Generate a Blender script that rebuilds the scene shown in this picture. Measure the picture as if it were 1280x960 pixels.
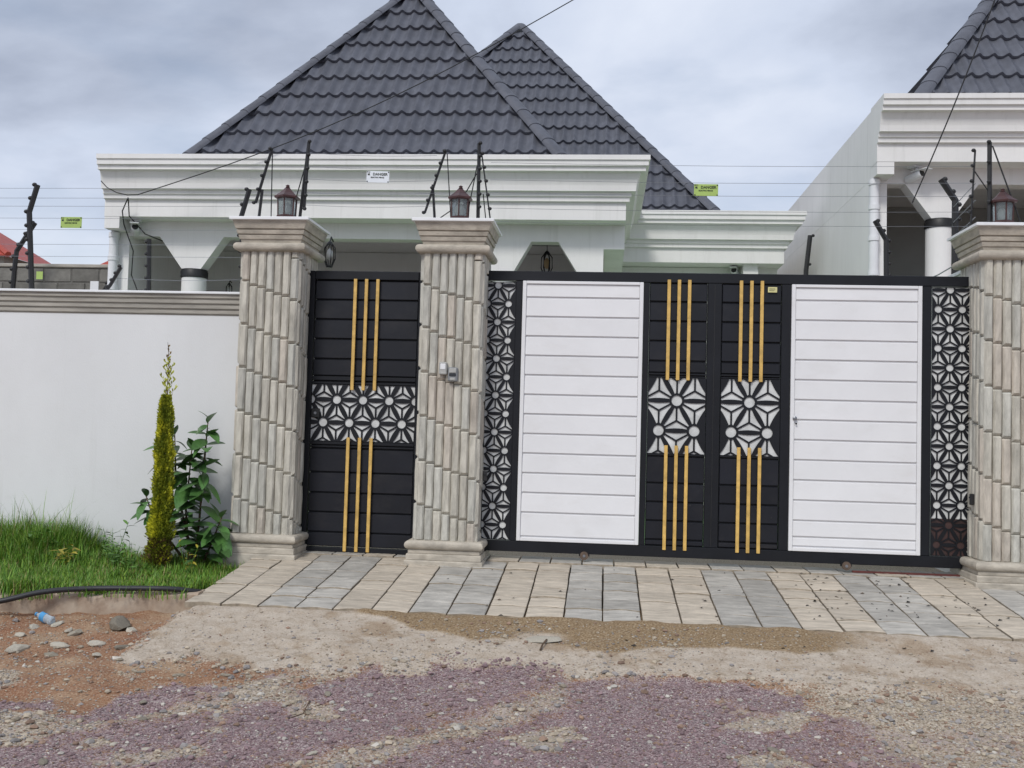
import bpy, bmesh, math, random
import numpy as np
from mathutils import Vector, Matrix, noise as mnoise
R = math.radians
rnd = random.Random(7)
for o in list(bpy.data.objects): bpy.data.objects.remove(o)
S = bpy.context.scene
COL = S.collection

# ------------------------------------------------------------------ camera
def setup_camera():
    yaw, pitch, roll = 0.09171934, 0.04571467, 0.02743087
    cy, sy, cp, sp = math.cos(yaw), math.sin(yaw), math.cos(pitch), math.sin(pitch)
    fwd = Vector((-sy*cp, cy*cp, sp)); r0 = Vector((cy, sy, 0)); u0 = r0.cross(fwd)
    right = math.cos(roll)*r0 + math.sin(roll)*u0
    up = -math.sin(roll)*r0 + math.cos(roll)*u0
    cam = bpy.data.cameras.new('camera'); co = bpy.data.objects.new('camera', cam); COL.objects.link(co)
    m = Matrix((right, up, -fwd)).transposed().to_4x4()
    m.translation = Vector((0.98257, -8.50623, 1.03032))
    co.matrix_world = m
    cam.sensor_fit = 'HORIZONTAL'; cam.sensor_width = 36.0; cam.lens = 36.0*1250/1280
    cam.clip_start = 0.05; cam.clip_end = 3000
    S.camera = co
setup_camera()

# ------------------------------------------------------------------ world, sun, exposure
SUN_EL, SUN_AZ = R(46), R(-160)      # azimuth measured from +Y towards +X
def setup_light():
    w = bpy.data.worlds.new('World'); S.world = w; w.use_nodes = True
    nt = w.node_tree; nt.nodes.clear(); N = nt.nodes.new; L = nt.links.new
    out = N('ShaderNodeOutputWorld'); bg = N('ShaderNodeBackground'); L(bg.outputs[0], out.inputs[0])
    bg.inputs['Strength'].default_value = 0.10
    sky = N('ShaderNodeTexSky'); sky.sky_type = 'NISHITA'; sky.sun_disc = False
    sky.sun_elevation = SUN_EL; sky.sun_rotation = SUN_AZ
    sky.air_density = 1.0; sky.dust_density = 2.0; sky.ozone_density = 1.0
    tc = N('ShaderNodeTexCoord')
    mp = N('ShaderNodeMapping'); mp.inputs['Scale'].default_value = (1.0, 1.0, 2.0); mp.inputs['Location'].default_value = (0.35, 0.1, 0.62)
    L(tc.outputs['Generated'], mp.inputs['Vector'])
    n1 = N('ShaderNodeTexNoise'); n1.inputs['Scale'].default_value = 1.7; n1.inputs['Detail'].default_value = 9
    n1.inputs['Roughness'].default_value = 0.52; n1.inputs['Distortion'].default_value = 0.25
    L(mp.outputs[0], n1.inputs['Vector'])
    n2 = N('ShaderNodeTexNoise'); n2.inputs['Scale'].default_value = 4.3; n2.inputs['Detail'].default_value = 8; n2.inputs['Roughness'].default_value = 0.5
    mp2 = N('ShaderNodeMapping'); mp2.inputs['Scale'].default_value = (1, 1, 3.0); mp2.inputs['Location'].default_value = (3.1, 7.7, 1.3)
    L(tc.outputs['Generated'], mp2.inputs['Vector']); L(mp2.outputs[0], n2.inputs['Vector'])
    # cloud shade: grey-blue bellies to bright white tops
    r1 = N('ShaderNodeValToRGB'); e = r1.color_ramp.elements
    e[0].position = 0.33; e[0].color = (2.6, 3.0, 3.95, 1); e[1].position = 0.64; e[1].color = (7.3, 7.75, 8.7, 1)
    m_ = r1.color_ramp.elements.new(0.49); m_.color = (5.5, 6.1, 7.35, 1)
    L(n1.outputs['Fac'], r1.inputs['Fac'])
    # thin places let some of the blue sky through
    r2 = N('ShaderNodeValToRGB'); r2.color_ramp.elements[0].position = 0.52; r2.color_ramp.elements[1].position = 0.78
    r2.color_ramp.elements[1].color = (0.45, 0.45, 0.45, 1)
    L(n2.outputs['Fac'], r2.inputs['Fac'])
    mx = N('ShaderNodeMix'); mx.data_type = 'RGBA'
    L(r2.outputs[0], mx.inputs['Factor']); L(r1.outputs[0], mx.inputs['A']); L(sky.outputs[0], mx.inputs['B'])
    L(mx.outputs['Result'], bg.inputs['Color'])
    sun = bpy.data.lights.new('sun', 'SUN'); sun.energy = 1.7; sun.angle = R(14); sun.color = (1.0, 0.965, 0.91)
    so = bpy.data.objects.new('sun', sun); COL.objects.link(so)
    d = Vector((math.cos(SUN_EL)*math.sin(SUN_AZ), math.cos(SUN_EL)*math.cos(SUN_AZ), math.sin(SUN_EL)))
    so.rotation_euler = d.to_track_quat('Z', 'Y').to_euler()
    so.location = (0, -20, 30)
    S.view_settings.view_transform = 'Standard'; S.view_settings.look = 'None'
    S.view_settings.exposure = 0.22; S.view_settings.gamma = 1.0; S.view_settings.use_curve_mapping = False
setup_light()

# ------------------------------------------------------------------ materials
MATS = {}
def mat(name, col, rough=0.6, var=0.12, scale=6.0, bump=0.15, bscale=60.0, metallic=0.0, rand=0.0, col2=None,
        stretch=(1, 1, 1), spec=0.5, attr=None, dist=0.004, trans=0.0, stain=None):
    if name in MATS: return MATS[name]
    m = bpy.data.materials.new(name); m.use_nodes = True
    nt = m.node_tree; N = nt.nodes.new; L = nt.links.new
    p = nt.nodes['Principled BSDF']
    p.inputs['Roughness'].default_value = rough; p.inputs['Metallic'].default_value = metallic
    p.inputs['Specular IOR Level'].default_value = spec
    if trans: p.inputs['Transmission Weight'].default_value = trans
    tc = N('ShaderNodeTexCoord'); oi = N('ShaderNodeObjectInfo')
    mul = N('ShaderNodeVectorMath'); mul.operation = 'SCALE'; mul.inputs[0].default_value = (37, 53, 71); L(oi.outputs['Random'], mul.inputs['Scale'])
    add = N('ShaderNodeVectorMath'); add.operation = 'ADD'; L(tc.outputs['Object'], add.inputs[0]); L(mul.outputs[0], add.inputs[1])
    mp = N('ShaderNodeMapping'); mp.inputs['Scale'].default_value = stretch; L(add.outputs[0], mp.inputs['Vector'])
    n = N('ShaderNodeTexNoise'); n.inputs['Scale'].default_value = scale; n.inputs['Detail'].default_value = 6; n.inputs['Roughness'].default_value = 0.6
    L(mp.outputs[0], n.inputs['Vector'])
    ramp = N('ShaderNodeMapRange'); ramp.inputs['From Min'].default_value = 0.3; ramp.inputs['From Max'].default_value = 0.7
    L(n.outputs['Fac'], ramp.inputs['Value'])
    a = N('ShaderNodeMix'); a.data_type = 'RGBA'; L(ramp.outputs[0], a.inputs['Factor'])
    c2 = col2 if col2 else tuple(min(1, c*(1+var)) for c in col)
    c1 = col if col2 else tuple(c*(1-var) for c in col)
    a.inputs['A'].default_value = (*c1, 1); a.inputs['B'].default_value = (*c2, 1)
    last = a.outputs['Result']
    if attr:
        at = N('ShaderNodeAttribute'); at.attribute_name = attr
        mm = N('ShaderNodeMix'); mm.data_type = 'RGBA'; mm.blend_type = 'MULTIPLY'; mm.inputs['Factor'].default_value = 1
        L(last, mm.inputs['A']); L(at.outputs['Color'], mm.inputs['B']); last = mm.outputs['Result']
    if rand:
        hs = N('ShaderNodeHueSaturation')
        r = N('ShaderNodeMapRange'); r.inputs['To Min'].default_value = 1-rand; r.inputs['To Max'].default_value = 1+rand
        L(oi.outputs['Random'], r.inputs['Value']); L(r.outputs[0], hs.inputs['Value']); L(last, hs.inputs['Color']); last = hs.outputs['Color']
    if stain:
        for scl, st_, lo, hi, amt, colr in stain:
            ms = N('ShaderNodeMapping'); ms.inputs['Scale'].default_value = st_; L(add.outputs[0], ms.inputs['Vector'])
            ns = N('ShaderNodeTexNoise'); ns.inputs['Scale'].default_value = scl; ns.inputs['Detail'].default_value = 7; ns.inputs['Roughness'].default_value = .65; L(ms.outputs[0], ns.inputs['Vector'])
            rs = N('ShaderNodeMapRange'); rs.inputs['From Min'].default_value = lo; rs.inputs['From Max'].default_value = hi; rs.inputs['To Max'].default_value = amt; L(ns.outputs['Fac'], rs.inputs['Value'])
            xs_ = N('ShaderNodeMix'); xs_.data_type = 'RGBA'; L(rs.outputs[0], xs_.inputs['Factor']); L(last, xs_.inputs['A']); xs_.inputs['B'].default_value = (*colr, 1); last = xs_.outputs['Result']
    L(last, p.inputs['Base Color'])
    if bump:
        n3 = N('ShaderNodeTexNoise'); n3.inputs['Scale'].default_value = bscale; n3.inputs['Detail'].default_value = 5
        L(mp.outputs[0], n3.inputs['Vector'])
        b = N('ShaderNodeBump'); b.inputs['Strength'].default_value = bump; b.inputs['Distance'].default_value = dist
        L(n3.outputs['Fac'], b.inputs['Height']); L(b.outputs[0], p.inputs['Normal'])
    MATS[name] = m
    return m

PLASTER = mat('white_plaster', (0.77, 0.765, 0.75), 0.75, 0.05, 1.5, 0.25, 90, stretch=(1, 1, .35), stain=[(3.0, (4, 4, .25), .55, .80, .30, (.42, .42, .38)), (1.1, (1, 1, 1), .52, .75, .22, (.58, .58, .54))])
WALLP = mat('boundary_plaster', (0.70, 0.71, 0.715), 0.8, 0.04, 1.2, 0.35, 140, stretch=(1, 1, .4), stain=[(7.0, (1, 1, 1.6), .58, .74, .10, (.48, .47, .44)), (2.2, (3.5, 3.5, .22), .58, .82, .24, (.44, .44, .41)), (.9, (1, 1, 1), .50, .75, .20, (.56, .56, .54))])
COPING = mat('coping_concrete', (0.36, 0.34, 0.30), 0.85, 0.3, 5, 0.6, 70, stretch=(.4, 1, 3))
WHITECAP = mat('white_cap', (0.78, 0.79, 0.80), 0.5, 0.05, 6, 0.1, 50)
BLACK = mat('black_metal', (0.0075, 0.0085, 0.013), 0.40, 0.25, 3, 0.12, 9, rand=0.12, spec=0.4, dist=0.008, stain=[(2.5, (1, 1, 1.5), .52, .78, .25, (.06, .055, .05)), (45, (1, 1, 1), .68, .78, .5, (.20, .19, .17))])
BLACKD = mat('black_frame', (0.006, 0.007, 0.010), 0.45, 0.3, 4, 0.06, 30, spec=0.35)
WHITEM = mat('white_metal', (0.75, 0.75, 0.76), 0.38, 0.03, 3, 0.10, 9, rand=0.025, dist=0.01, stain=[(2.0, (1, 1, 2), .54, .78, .30, (.55, .53, .50)), (26, (1, 1, 1), .66, .78, .35, (.45, .40, .34))])
GOLD = mat('gold_paint', (0.62, 0.40, 0.115), 0.34, 0.25, 14, 0.1, 60, rand=0.05)
SILVER = mat('silver_sheet', (0.60, 0.61, 0.60), 0.5, 0.22, 9, 0.1, 60)
ROOF = mat('roof_sheet', (0.098, 0.104, 0.126), 0.58, 0.2, 5, 0.3, 220, rand=0.07, spec=0.35)
BLACKP = mat('black_plastic', (0.012, 0.012, 0.013), 0.5, 0.2, 8, 0.05, 50)
WIRE = mat('steel_wire', (0.28, 0.29, 0.31), 0.4, 0.1, 8, 0, metallic=0.8)
CABLE = mat('cable_black', (0.015, 0.015, 0.016), 0.6, 0.1, 8, 0)
COPPER = mat('lantern_brown', (0.055, 0.02, 0.018), 0.4, 0.3, 18, 0.2, 60)
LGLASS = mat('lantern_glass', (0.42, 0.47, 0.47), 0.10, 0.1, 20, 0.15, 40, trans=0.8)
BULB = mat('white_bulb', (0.8, 0.82, 0.8), 0.4, 0.05, 8, 0)
GLASSD = mat('dark_glass', (0.02, 0.022, 0.025), 0.08, 0.1, 3, 0)
PVC = mat('white_pvc', (0.72, 0.73, 0.75), 0.4, 0.06, 3, 0.05, 20)
GREENS = mat('sign_green', (0.36, 0.50, 0.13), 0.5, 0.08, 9, 0)
WHITES = mat('sign_white', (0.72, 0.76, 0.80), 0.5, 0.05, 9, 0)
INK = mat('sign_ink', (0.02, 0.03, 0.02), 0.6, 0.1, 9, 0)
YELLOW = mat('sticker_yellow', (0.62, 0.58, 0.28), 0.6, 0.15, 30, 0)
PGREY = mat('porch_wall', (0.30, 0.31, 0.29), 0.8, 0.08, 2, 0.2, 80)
BROWN = mat('brown_door', (0.045, 0.025, 0.018), 0.4, 0.3, 6, 0.15, 30, stretch=(6, 1, .5))
BLOCKW = mat('raw_block', (0.17, 0.165, 0.15), 0.9, 0.35, 4, 0.8, 30, rand=0.2)
MORTAR = mat('mortar', (0.13, 0.125, 0.115), 0.95, 0.3, 8, 0.6, 40)
REDROOF = mat('red_roof', (0.36, 0.055, 0.035), 0.5, 0.15, 3, 0.1, 20)
STONE = mat('facing_stone', (0.49, 0.465, 0.40), 0.85, 0.26, 9, 1.0, 55, rand=0.10, stretch=(2.5, 2.5, .6))
STONEP = mat('facing_stone_pink', (0.485, 0.44, 0.375), 0.85, 0.26, 9, 1.0, 55, rand=0.10, stretch=(2.5, 2.5, .6))
STONEG = mat('facing_stone_grey', (0.465, 0.455, 0.405), 0.85, 0.26, 9, 1.0, 55, rand=0.10, stretch=(2.5, 2.5, .6))
STONEM = mat('stone_moulding', (0.435, 0.395, 0.33), 0.85, 0.28, 7, 0.8, 50, stretch=(1, 1, 2), stain=[(5, (1, 1, 1), .55, .75, .45, (.20, .17, .13))])
PAVB = mat('paver_beige', (0.475, 0.415, 0.335), 0.85, 0.26, 9, 1.0, 38, rand=0.10, dist=0.008, stretch=(.6, 2.4, 1))
PAVG = mat('paver_grey', (0.385, 0.365, 0.328), 0.85, 0.28, 9, 1.0, 38, rand=0.15, dist=0.008, stretch=(.7, 2.2, 1))
CONC = mat('concrete', (0.36, 0.31, 0.24), 0.9, 0.2, 6, 0.6, 40)
HOSE = mat('black_hose', (0.02, 0.021, 0.024), 0.45, 0.3, 9, 0.1, 30)
LEAFD = mat('leaf_dark', (0.062, 0.150, 0.036), 0.38, 0.3, 14, 0.15, 40, rand=0.3)
LEAFS = mat('leaf_sprig', (1, 1, 1), 0.6, 0.08, 10, 0, attr='col')
BARK = mat('bark', (0.10, 0.065, 0.04), 0.9, 0.3, 14, 0.6, 60)
GRASSM = mat('grass', (1, 1, 1), 0.55, 0.1, 5, 0, attr='col')
ROCKM = mat('loose_rock', (0.27, 0.24, 0.19), 0.9, 0.3, 18, 0.8, 60, rand=0.3)
ROCKL = mat('pale_rock', (0.50, 0.46, 0.38), 0.9, 0.2, 18, 0.8, 60, rand=0.15)
GRAVEL = mat('gravel', (1, 1, 1), 0.9, 0.15, 60, 0.3, 120, attr='col')
PLASTIC = mat('clear_bottle', (0.62, 0.68, 0.72), 0.15, 0.1, 20, 0.2, 30, trans=0.5)
BLUE = mat('blue_label', (0.06, 0.28, 0.55), 0.4, 0.2, 14, 0)

# ------------------------------------------------------------------ mesh helpers
def link(name, me, m=None, parent=None, loc=None):
    o = bpy.data.objects.new(name, me); COL.objects.link(o)
    if m is not None and not me.materials: me.materials.append(m)
    if parent is not None: o.parent = parent
    if loc is not None: o.location = loc
    return o
def tag(o, label=None, cat=None, group=None, kind=None):
    if label: o['label'] = label
    if cat: o['category'] = cat
    if group: o['group'] = group
    if kind: o['kind'] = kind
    return o
def empty(name, loc=(0, 0, 0), label=None, cat=None, group=None):
    o = bpy.data.objects.new(name, None); COL.objects.link(o); o.location = loc; o.empty_display_size = 0.1
    return tag(o, label, cat, group)

class MB:
    def __init__(s): s.v = []; s.f = []
    def add(s, vs, fs):
        b = len(s.v); s.v += [tuple(v) for v in vs]; s.f += [tuple(i+b for i in f) for f in fs]; return s
    def box(s, x0, x1, y0, y1, z0, z1):
        vs = [(x0,y0,z0),(x1,y0,z0),(x1,y1,z0),(x0,y1,z0),(x0,y0,z1),(x1,y0,z1),(x1,y1,z1),(x0,y1,z1)]
        return s.add(vs, [(0,3,2,1),(4,5,6,7),(0,1,5,4),(1,2,6,5),(2,3,7,6),(3,0,4,7)])
    def prism(s, poly, y0, y1):            # polygon in XZ extruded along Y
        n = len(poly)
        vs = [(x, y0, z) for x, z in poly] + [(x, y1, z) for x, z in poly]
        fs = [tuple(range(n)), tuple(range(2*n-1, n-1, -1))] + [(i, i+n, (i+1) % n+n, (i+1) % n) for i in range(n)]
        return s.add(vs, fs)
    def tube(s, pts, r, n=6, caps=True):
        pts = [Vector(p) for p in pts]; rs = r if isinstance(r, (list, tuple)) else [r]*len(pts)
        base = len(s.v); ref = None
        for i, p in enumerate(pts):
            d = (pts[min(i+1, len(pts)-1)] - pts[max(i-1, 0)]).normalized()
            if ref is None: ref = Vector((0, 0, 1)) if abs(d.z) < .9 else Vector((1, 0, 0))
            a = d.cross(ref).normalized(); b = d.cross(a).normalized(); ref = -b if False else ref
            for k in range(n):
                t = 2*math.pi*k/n; q = p + rs[i]*(math.cos(t)*a + math.sin(t)*b); s.v.append(tuple(q))
        for i in range(len(pts)-1):
            for k in range(n):
                s.f.append((base+i*n+k, base+i*n+(k+1) % n, base+(i+1)*n+(k+1) % n, base+(i+1)*n+k))
        if caps:
            s.f.append(tuple(base+k for k in range(n-1, -1, -1))); e = base+(len(pts)-1)*n; s.f.append(tuple(e+k for k in range(n)))
        return s
    def lathe(s, prof, n=12, c=(0, 0, 0), rot=0.0, sx=1, sy=1):   # prof: (r,z) bottom to top
        base = len(s.v)
        for r, z in prof:
            for k in range(n):
                t = 2*math.pi*k/n+rot; s.v.append((c[0]+r*sx*math.cos(t), c[1]+r*sy*math.sin(t), c[2]+z))
        for i in range(len(prof)-1):
            for k in range(n): s.f.append((base+i*n+k, base+i*n+(k+1) % n, base+(i+1)*n+(k+1) % n, base+(i+1)*n+k))
        s.f.append(tuple(base+k for k in range(n-1, -1, -1))); e = base+(len(prof)-1)*n; s.f.append(tuple(e+k for k in range(n)))
        return s
    def ball(s, c, r, n=8, m=5, sc=(1, 1, 1)):
        prof = [(max(1e-4, r*math.sin(math.pi*i/m)), -r*math.cos(math.pi*i/m)) for i in range(m+1)]
        base = len(s.v); s.lathe(prof, n, (0, 0, 0))
        for i in range(base, len(s.v)):
            v = s.v[i]; s.v[i] = (c[0]+v[0]*sc[0], c[1]+v[1]*sc[1], c[2]+v[2]*sc[2])
        return s
    def mesh(s, name, smooth=False, bevel=0.0, seg=1):
        me = bpy.data.meshes.new(name); me.from_pydata(s.v, [], s.f); me.validate()
        bm = bmesh.new(); bm.from_mesh(me)
        bmesh.ops.recalc_face_normals(bm, faces=bm.faces)
        if bevel:
            bmesh.ops.bevel(bm, geom=[e for e in bm.edges if len(e.link_faces) == 2 and e.calc_face_angle(0) > 0.5], offset=bevel, segments=seg, affect='EDGES', profile=0.6)
        bm.to_mesh(me); bm.free()
        if smooth:
            me.shade_smooth()
            if smooth != 'all': me.set_sharp_from_angle(angle=R(40))
        return me
    def build(s, name, m, parent=None, smooth=False, bevel=0.0, seg=1, loc=None):
        return link(name, s.mesh(name, smooth, bevel, seg), m, parent, loc)

def rect_ring(prof, hx, hy):
    """profile (offset,z) swept round a rectangle of half sizes hx,hy; closed loops, solid top/bottom"""
    b = MB(); n = len(prof)
    for o, z in prof:
        b.v += [(-hx-o, -hy-o, z), (hx+o, -hy-o, z), (hx+o, hy+o, z), (-hx-o, hy+o, z)]
    for i in range(n-1):
        for k in range(4): b.f.append((4*i+k, 4*i+(k+1) % 4, 4*i+4+(k+1) % 4, 4*i+4+k))
    b.f.append((3, 2, 1, 0)); e = 4*(n-1); b.f.append((e, e+1, e+2, e+3))
    return b
def path_sweep(path, prof):
    """closed profile polygon (out,z) swept along an XY polyline; outward is to the right of travel"""
    b = MB(); n = len(prof); P = [Vector(p) for p in path]
    for i, p in enumerate(P):
        d0 = (P[i]-P[i-1]).normalized() if i else None
        d1 = (P[i+1]-P[i]).normalized() if i < len(P)-1 else None
        n0 = Vector((d0.y, -d0.x)) if d0 else None; n1 = Vector((d1.y, -d1.x)) if d1 else None
        if n0 is None: off = n1
        elif n1 is None: off = n0
        else: off = (n0+n1)/(1+n0.dot(n1))
        for o, z in prof: b.v.append((p.x+off.x*o, p.y+off.y*o, z))
    for i in range(len(P)-1):
        for k in range(n): b.f.append((i*n+k, i*n+(k+1) % n, (i+1)*n+(k+1) % n, (i+1)*n+k))
    b.f.append(tuple(range(n))); e = (len(P)-1)*n; b.f.append(tuple(range(e+n-1, e-1, -1)))
    return b
def text_mesh(txt, size, align='CENTER', ext=0.0008):
    cu = bpy.data.curves.new('lettering', 'FONT'); cu.body = txt; cu.size = size; cu.align_x = align; cu.align_y = 'CENTER'; cu.extrude = ext; cu.offset = size*.022; cu.resolution_u = 2
    o = bpy.data.objects.new('lettering_tmp', cu); COL.objects.link(o)
    dg = bpy.context.evaluated_depsgraph_get(); dg.update()
    me = bpy.data.meshes.new_from_object(o.evaluated_get(dg)); bpy.data.objects.remove(o)
    return me

def fbm(x, y, s=1.0, o=4):
    return mnoise.fractal((x*s, y*s, 3.7), 1.0, 2.0, o)
def sstep(a, b, t):
    t = max(0.0, min(1.0, (t-a)/(b-a))); return t*t*(3-2*t)
def plin(xs, zs, t):
    if t <= xs[0]: return zs[0]
    for i in range(len(xs)-1):
        if t <= xs[i+1]: return zs[i]+(zs[i+1]-zs[i])*(t-xs[i])/(xs[i+1]-xs[i])
    return zs[-1]

# ------------------------------------------------------------------ ground
def paver_z(y): return -0.07+0.105*min(y, -0.1)
def kerb_y(x): return -1.50-0.35*(-1.9-x)/1.2        # front line of the kerb
def ground_base(x, y):
    ramp = plin([-60, -6, -4.2, -3.3, -2.75, -2.15, -1.71, -1.60, -0.1, 0.3], [-.55, -.49, -.465, -.44, -.405, -.318, -.243, -.262, -.13, -.12], y)
    dirt = plin([-60, -6, -4.2, -3.3, -2.75, -2.0, -1.6], [-.55, -.49, -.465, -.45, -.425, -.355, -.335], y)
    soil = -0.23
    left = dirt if y < kerb_y(x)+0.06 else soil
    t = sstep(-1.97, -1.80, x+0.05*fbm(x, y, 2.1, 2))
    return left*(1-t)+ramp*t
def masks(x, y):
    w = 0.22*fbm(x, y, 1.3, 4); w2 = 0.20*fbm(x+9, y, 3.8, 4)
    # concrete apron
    lim = plin([-1.9, -1.0, 0.7, 2.0, 3.2, 5], [-2.60, -2.82, -2.68, -2.60, -2.62, -2.65], x)
    con = sstep(-0.10, 0.10, y-lim+w*0.9+w2)*sstep(-1.95, -1.80, x+0.06*fbm(x, y, 2.5, 2))
    # brown mud left on the apron below the pavers
    lo = plin([-0.75, -0.35, 0.2, 0.9, 1.7, 2.5, 2.9], [-1.70, -1.92, -2.12, -2.20, -2.16, -2.04, -1.9], x)
    mud = sstep(-0.04, 0.05, y-lo+0.09*fbm(x, y, 3.0, 3))*sstep(-.8, -.55, x+0.1*fbm(x, y, 4, 2))*sstep(3.0, 2.3, x+w)
    patch = math.exp(-(((x-.62)/.16)**2+((y+2.05)/.10)**2))
    mud = max(0, mud-1.3*patch*(y > -2.3))
    # purple crushed stone of the road
    top = plin([-3.5, -1.6, -.9, -.2, .8, 1.8, 2.6, 5], [-3.5, -3.35, -3.05, -2.72, -2.68, -2.72, -3.1, -3.6], x)
    pur = sstep(0.16, -0.12, y-top+w*1.5+w2*1.8)
    bare = sstep(.10, .42, fbm(x+17, y-3, 1.7, 4))*sstep(-2.6, -2.9, y); pur *= 1-.65*bare
    # pale track of gravel crossing the road diagonally
    dline = (y+3.35)-1.25*(x-0.45)
    trk = math.exp(-(dline/0.34)**2)*sstep(-.3, .25, fbm(x+4, y+2, 1.9, 4)+.22)
    trk2 = math.exp(-(((y+3.55)-.95*(x+1.25))/0.28)**2)*sstep(-.3, .3, fbm(x-4, y+2, 2.2, 4)+.15)
    wet = sstep(1.5, 2.6, x+2*w)*sstep(-2.3, -2.7, y)
    pur *= (1-.62*max(trk, trk2))*(1-.60*wet)
    return con, mud, pur, max(.75*trk, .7*trk2, .8*wet, .9*bare)
def ground_z(x, y):
    z = ground_base(x, y)
    if y > -1.58 and x > -1.9: return z
    if y > kerb_y(x)+0.06 and x <= -1.9: return z+0.02*fbm(x, y, 2.0, 3)
    con, mud, pur, trk = masks(x, y)
    z += 0.028*fbm(x, y, 1.2, 4)*(1-.6*con)+0.014*fbm(x, y, 5.0, 4)*(1-.75*con)+0.007*fbm(x, y, 16, 3)*(1-.6*con)
    z -= .022*(math.exp(-((y+3.45+.06*fbm(x, 0, .8, 2))/.16)**2)+math.exp(-((y+4.75)/.16)**2))*sstep(-2.6, -3.0, y)
    z += .016*con*sstep(-1.9, -2.4, y)*(1+.8*fbm(x, y, 6, 3))
    z += 0.022*mud*(0.6+fbm(x, y, 5, 3)*.5)
    if x < -1.8: z += 0.03*fbm(x, y, 2.6, 4)*sstep(-3.6, -2.4, y)
    return z
def make_ground():
    xs = np.concatenate([[-1500, -400, -120, -50, -25, -14, -9, -6.5], np.arange(-5.2, -3.6, .12), np.arange(-3.6, 4.3, .027), np.arange(4.3, 6.2, .12), [7.5, 10, 15, 28, 60, 140, 400, 1500]])
    ys = np.concatenate([[-600, -200, -80, -40, -25, -16, -12, -9.5, -8, -7, -6.2], np.arange(-5.6, -4.7, .09), np.arange(-4.7, -1.45, .027), np.arange(-1.45, .4, .1), [.7, 1.5, 3, 6, 10, 16, 30, 60, 140, 400, 1500]])
    nx, ny = len(xs), len(ys)
    co = np.zeros((ny, nx, 3)); col = np.zeros((ny, nx, 4)); col[..., 3] = 1
    for j, y in enumerate(ys):
        for i, x in enumerate(xs):
            near = -6 < x < 7 and -7 < y < .5
            if near:
                c = masks(x, y); z = ground_z(x, y); col[j, i] = (c[0], c[1], c[2], c[3])
            else:
                z = ground_base(max(-5, min(6, x)), max(-6, min(.3, y)))
                if y < -3: col[j, i] = (0, 0, .8, .3)
            co[j, i] = (x, y, z)
    idx = np.arange(nx*ny).reshape(ny, nx)
    f = np.stack([idx[:-1, :-1], idx[:-1, 1:], idx[1:, 1:], idx[1:, :-1]], -1).reshape(-1, 4)
    me = bpy.data.meshes.new('ground'); me.from_pydata(co.reshape(-1, 3).tolist(), [], f.tolist())
    a = me.color_attributes.new('mask', 'FLOAT_COLOR', 'POINT'); a.data.foreach_set('color', col.reshape(-1).astype(np.float32))
    me.shade_smooth()
    m = bpy.data.materials.new('ground_soil'); m.use_nodes = True; nt = m.node_tree; N = nt.nodes.new; L = nt.links.new
    p = nt.nodes['Principled BSDF']; p.inputs['Roughness'].default_value = .92; p.inputs['Specular IOR Level'].default_value = .25
    tc = N('ShaderNodeTexCoord'); at = N('ShaderNodeAttribute'); at.attribute_name = 'mask'
    sep = N('ShaderNodeSeparateColor'); L(at.outputs['Color'], sep.inputs[0])
    def noise(s, d=6, r=.6):
        n = N('ShaderNodeTexNoise'); n.inputs['Scale'].default_value = s; n.inputs['Detail'].default_value = d; n.inputs['Roughness'].default_value = r
        L(tc.outputs['Object'], n.inputs['Vector']); return n.outputs['Fac']
    def ramp(fac, stops):
        r = N('ShaderNodeValToRGB'); e = r.color_ramp.elements
        while len(e) < len(stops): e.new(.5)
        for k, (pp, c) in enumerate(stops): e[k].position = pp; e[k].color = (*c, 1)
        L(fac, r.inputs['Fac']); return r.outputs[0]
    def mix(f, a, b):
        k = N('ShaderNodeMix'); k.data_type = 'RGBA'; L(f, k.inputs['Factor']); L(a, k.inputs['A']); L(b, k.inputs['B']); return k.outputs['Result']
    nb, nm, nf = noise(2.2), noise(11), noise(75, 4)
    vc = N('ShaderNodeTexVoronoi'); vc.inputs['Scale'].default_value = 150; L(tc.outputs['Object'], vc.inputs['Vector'])
    vs = N('ShaderNodeSeparateColor'); L(vc.outputs['Color'], vs.inputs[0]); vcell = vs.outputs[0]
    def thr(mask, amt=1.0):
        av = N('ShaderNodeMath'); av.operation = 'ADD'; L(nm, av.inputs[0]); L(nf, av.inputs[1])
        hv = N('ShaderNodeMath'); hv.operation = 'MULTIPLY_ADD'; L(vcell, hv.inputs[0]); hv.inputs[1].default_value = .45; L(av.outputs[0], hv.inputs[2])
        s = N('ShaderNodeMath'); s.operation = 'SUBTRACT'; L(hv.outputs[0], s.inputs[0]); s.inputs[1].default_value = 1.225
        t = N('ShaderNodeMath'); t.operation = 'MULTIPLY_ADD'; L(s.outputs[0], t.inputs[0]); t.inputs[1].default_value = amt; L(mask, t.inputs[2])
        r = N('ShaderNodeMapRange'); r.inputs['From Min'].default_value = .28; r.inputs['From Max'].default_value = .72; L(t.outputs[0], r.inputs['Value']); return r.outputs[0]
    dirt = ramp(nb, [(.30, (.19, .072, .038)), (.5, (.27, .145, .08)), (.68, (.42, .315, .21))])
    dirt2 = ramp(nf, [(.32, (.10, .05, .03)), (.46, (.30, .165, .095)), (.66, (.56, .43, .31))])
    k = N('ShaderNodeMix'); k.data_type = 'RGBA'; k.inputs['Factor'].default_value = .38; L(dirt, k.inputs['A']); L(dirt2, k.inputs['B']); dirt = k.outputs['Result']
    pale = ramp(nf, [(.30, (.15, .115, .085)), (.48, (.38, .315, .24)), (.68, (.64, .57, .47))])
    purp = ramp(vcell, [(.05, (.035, .026, .027)), (.22, (.17, .122, .124)), (.60, (.28, .21, .21)), (.90, (.55, .47, .45))])
    purb = ramp(nm, [(.3, (.20, .105, .105)), (.52, (.235, .16, .168)), (.7, (.29, .235, .235))])
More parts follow.
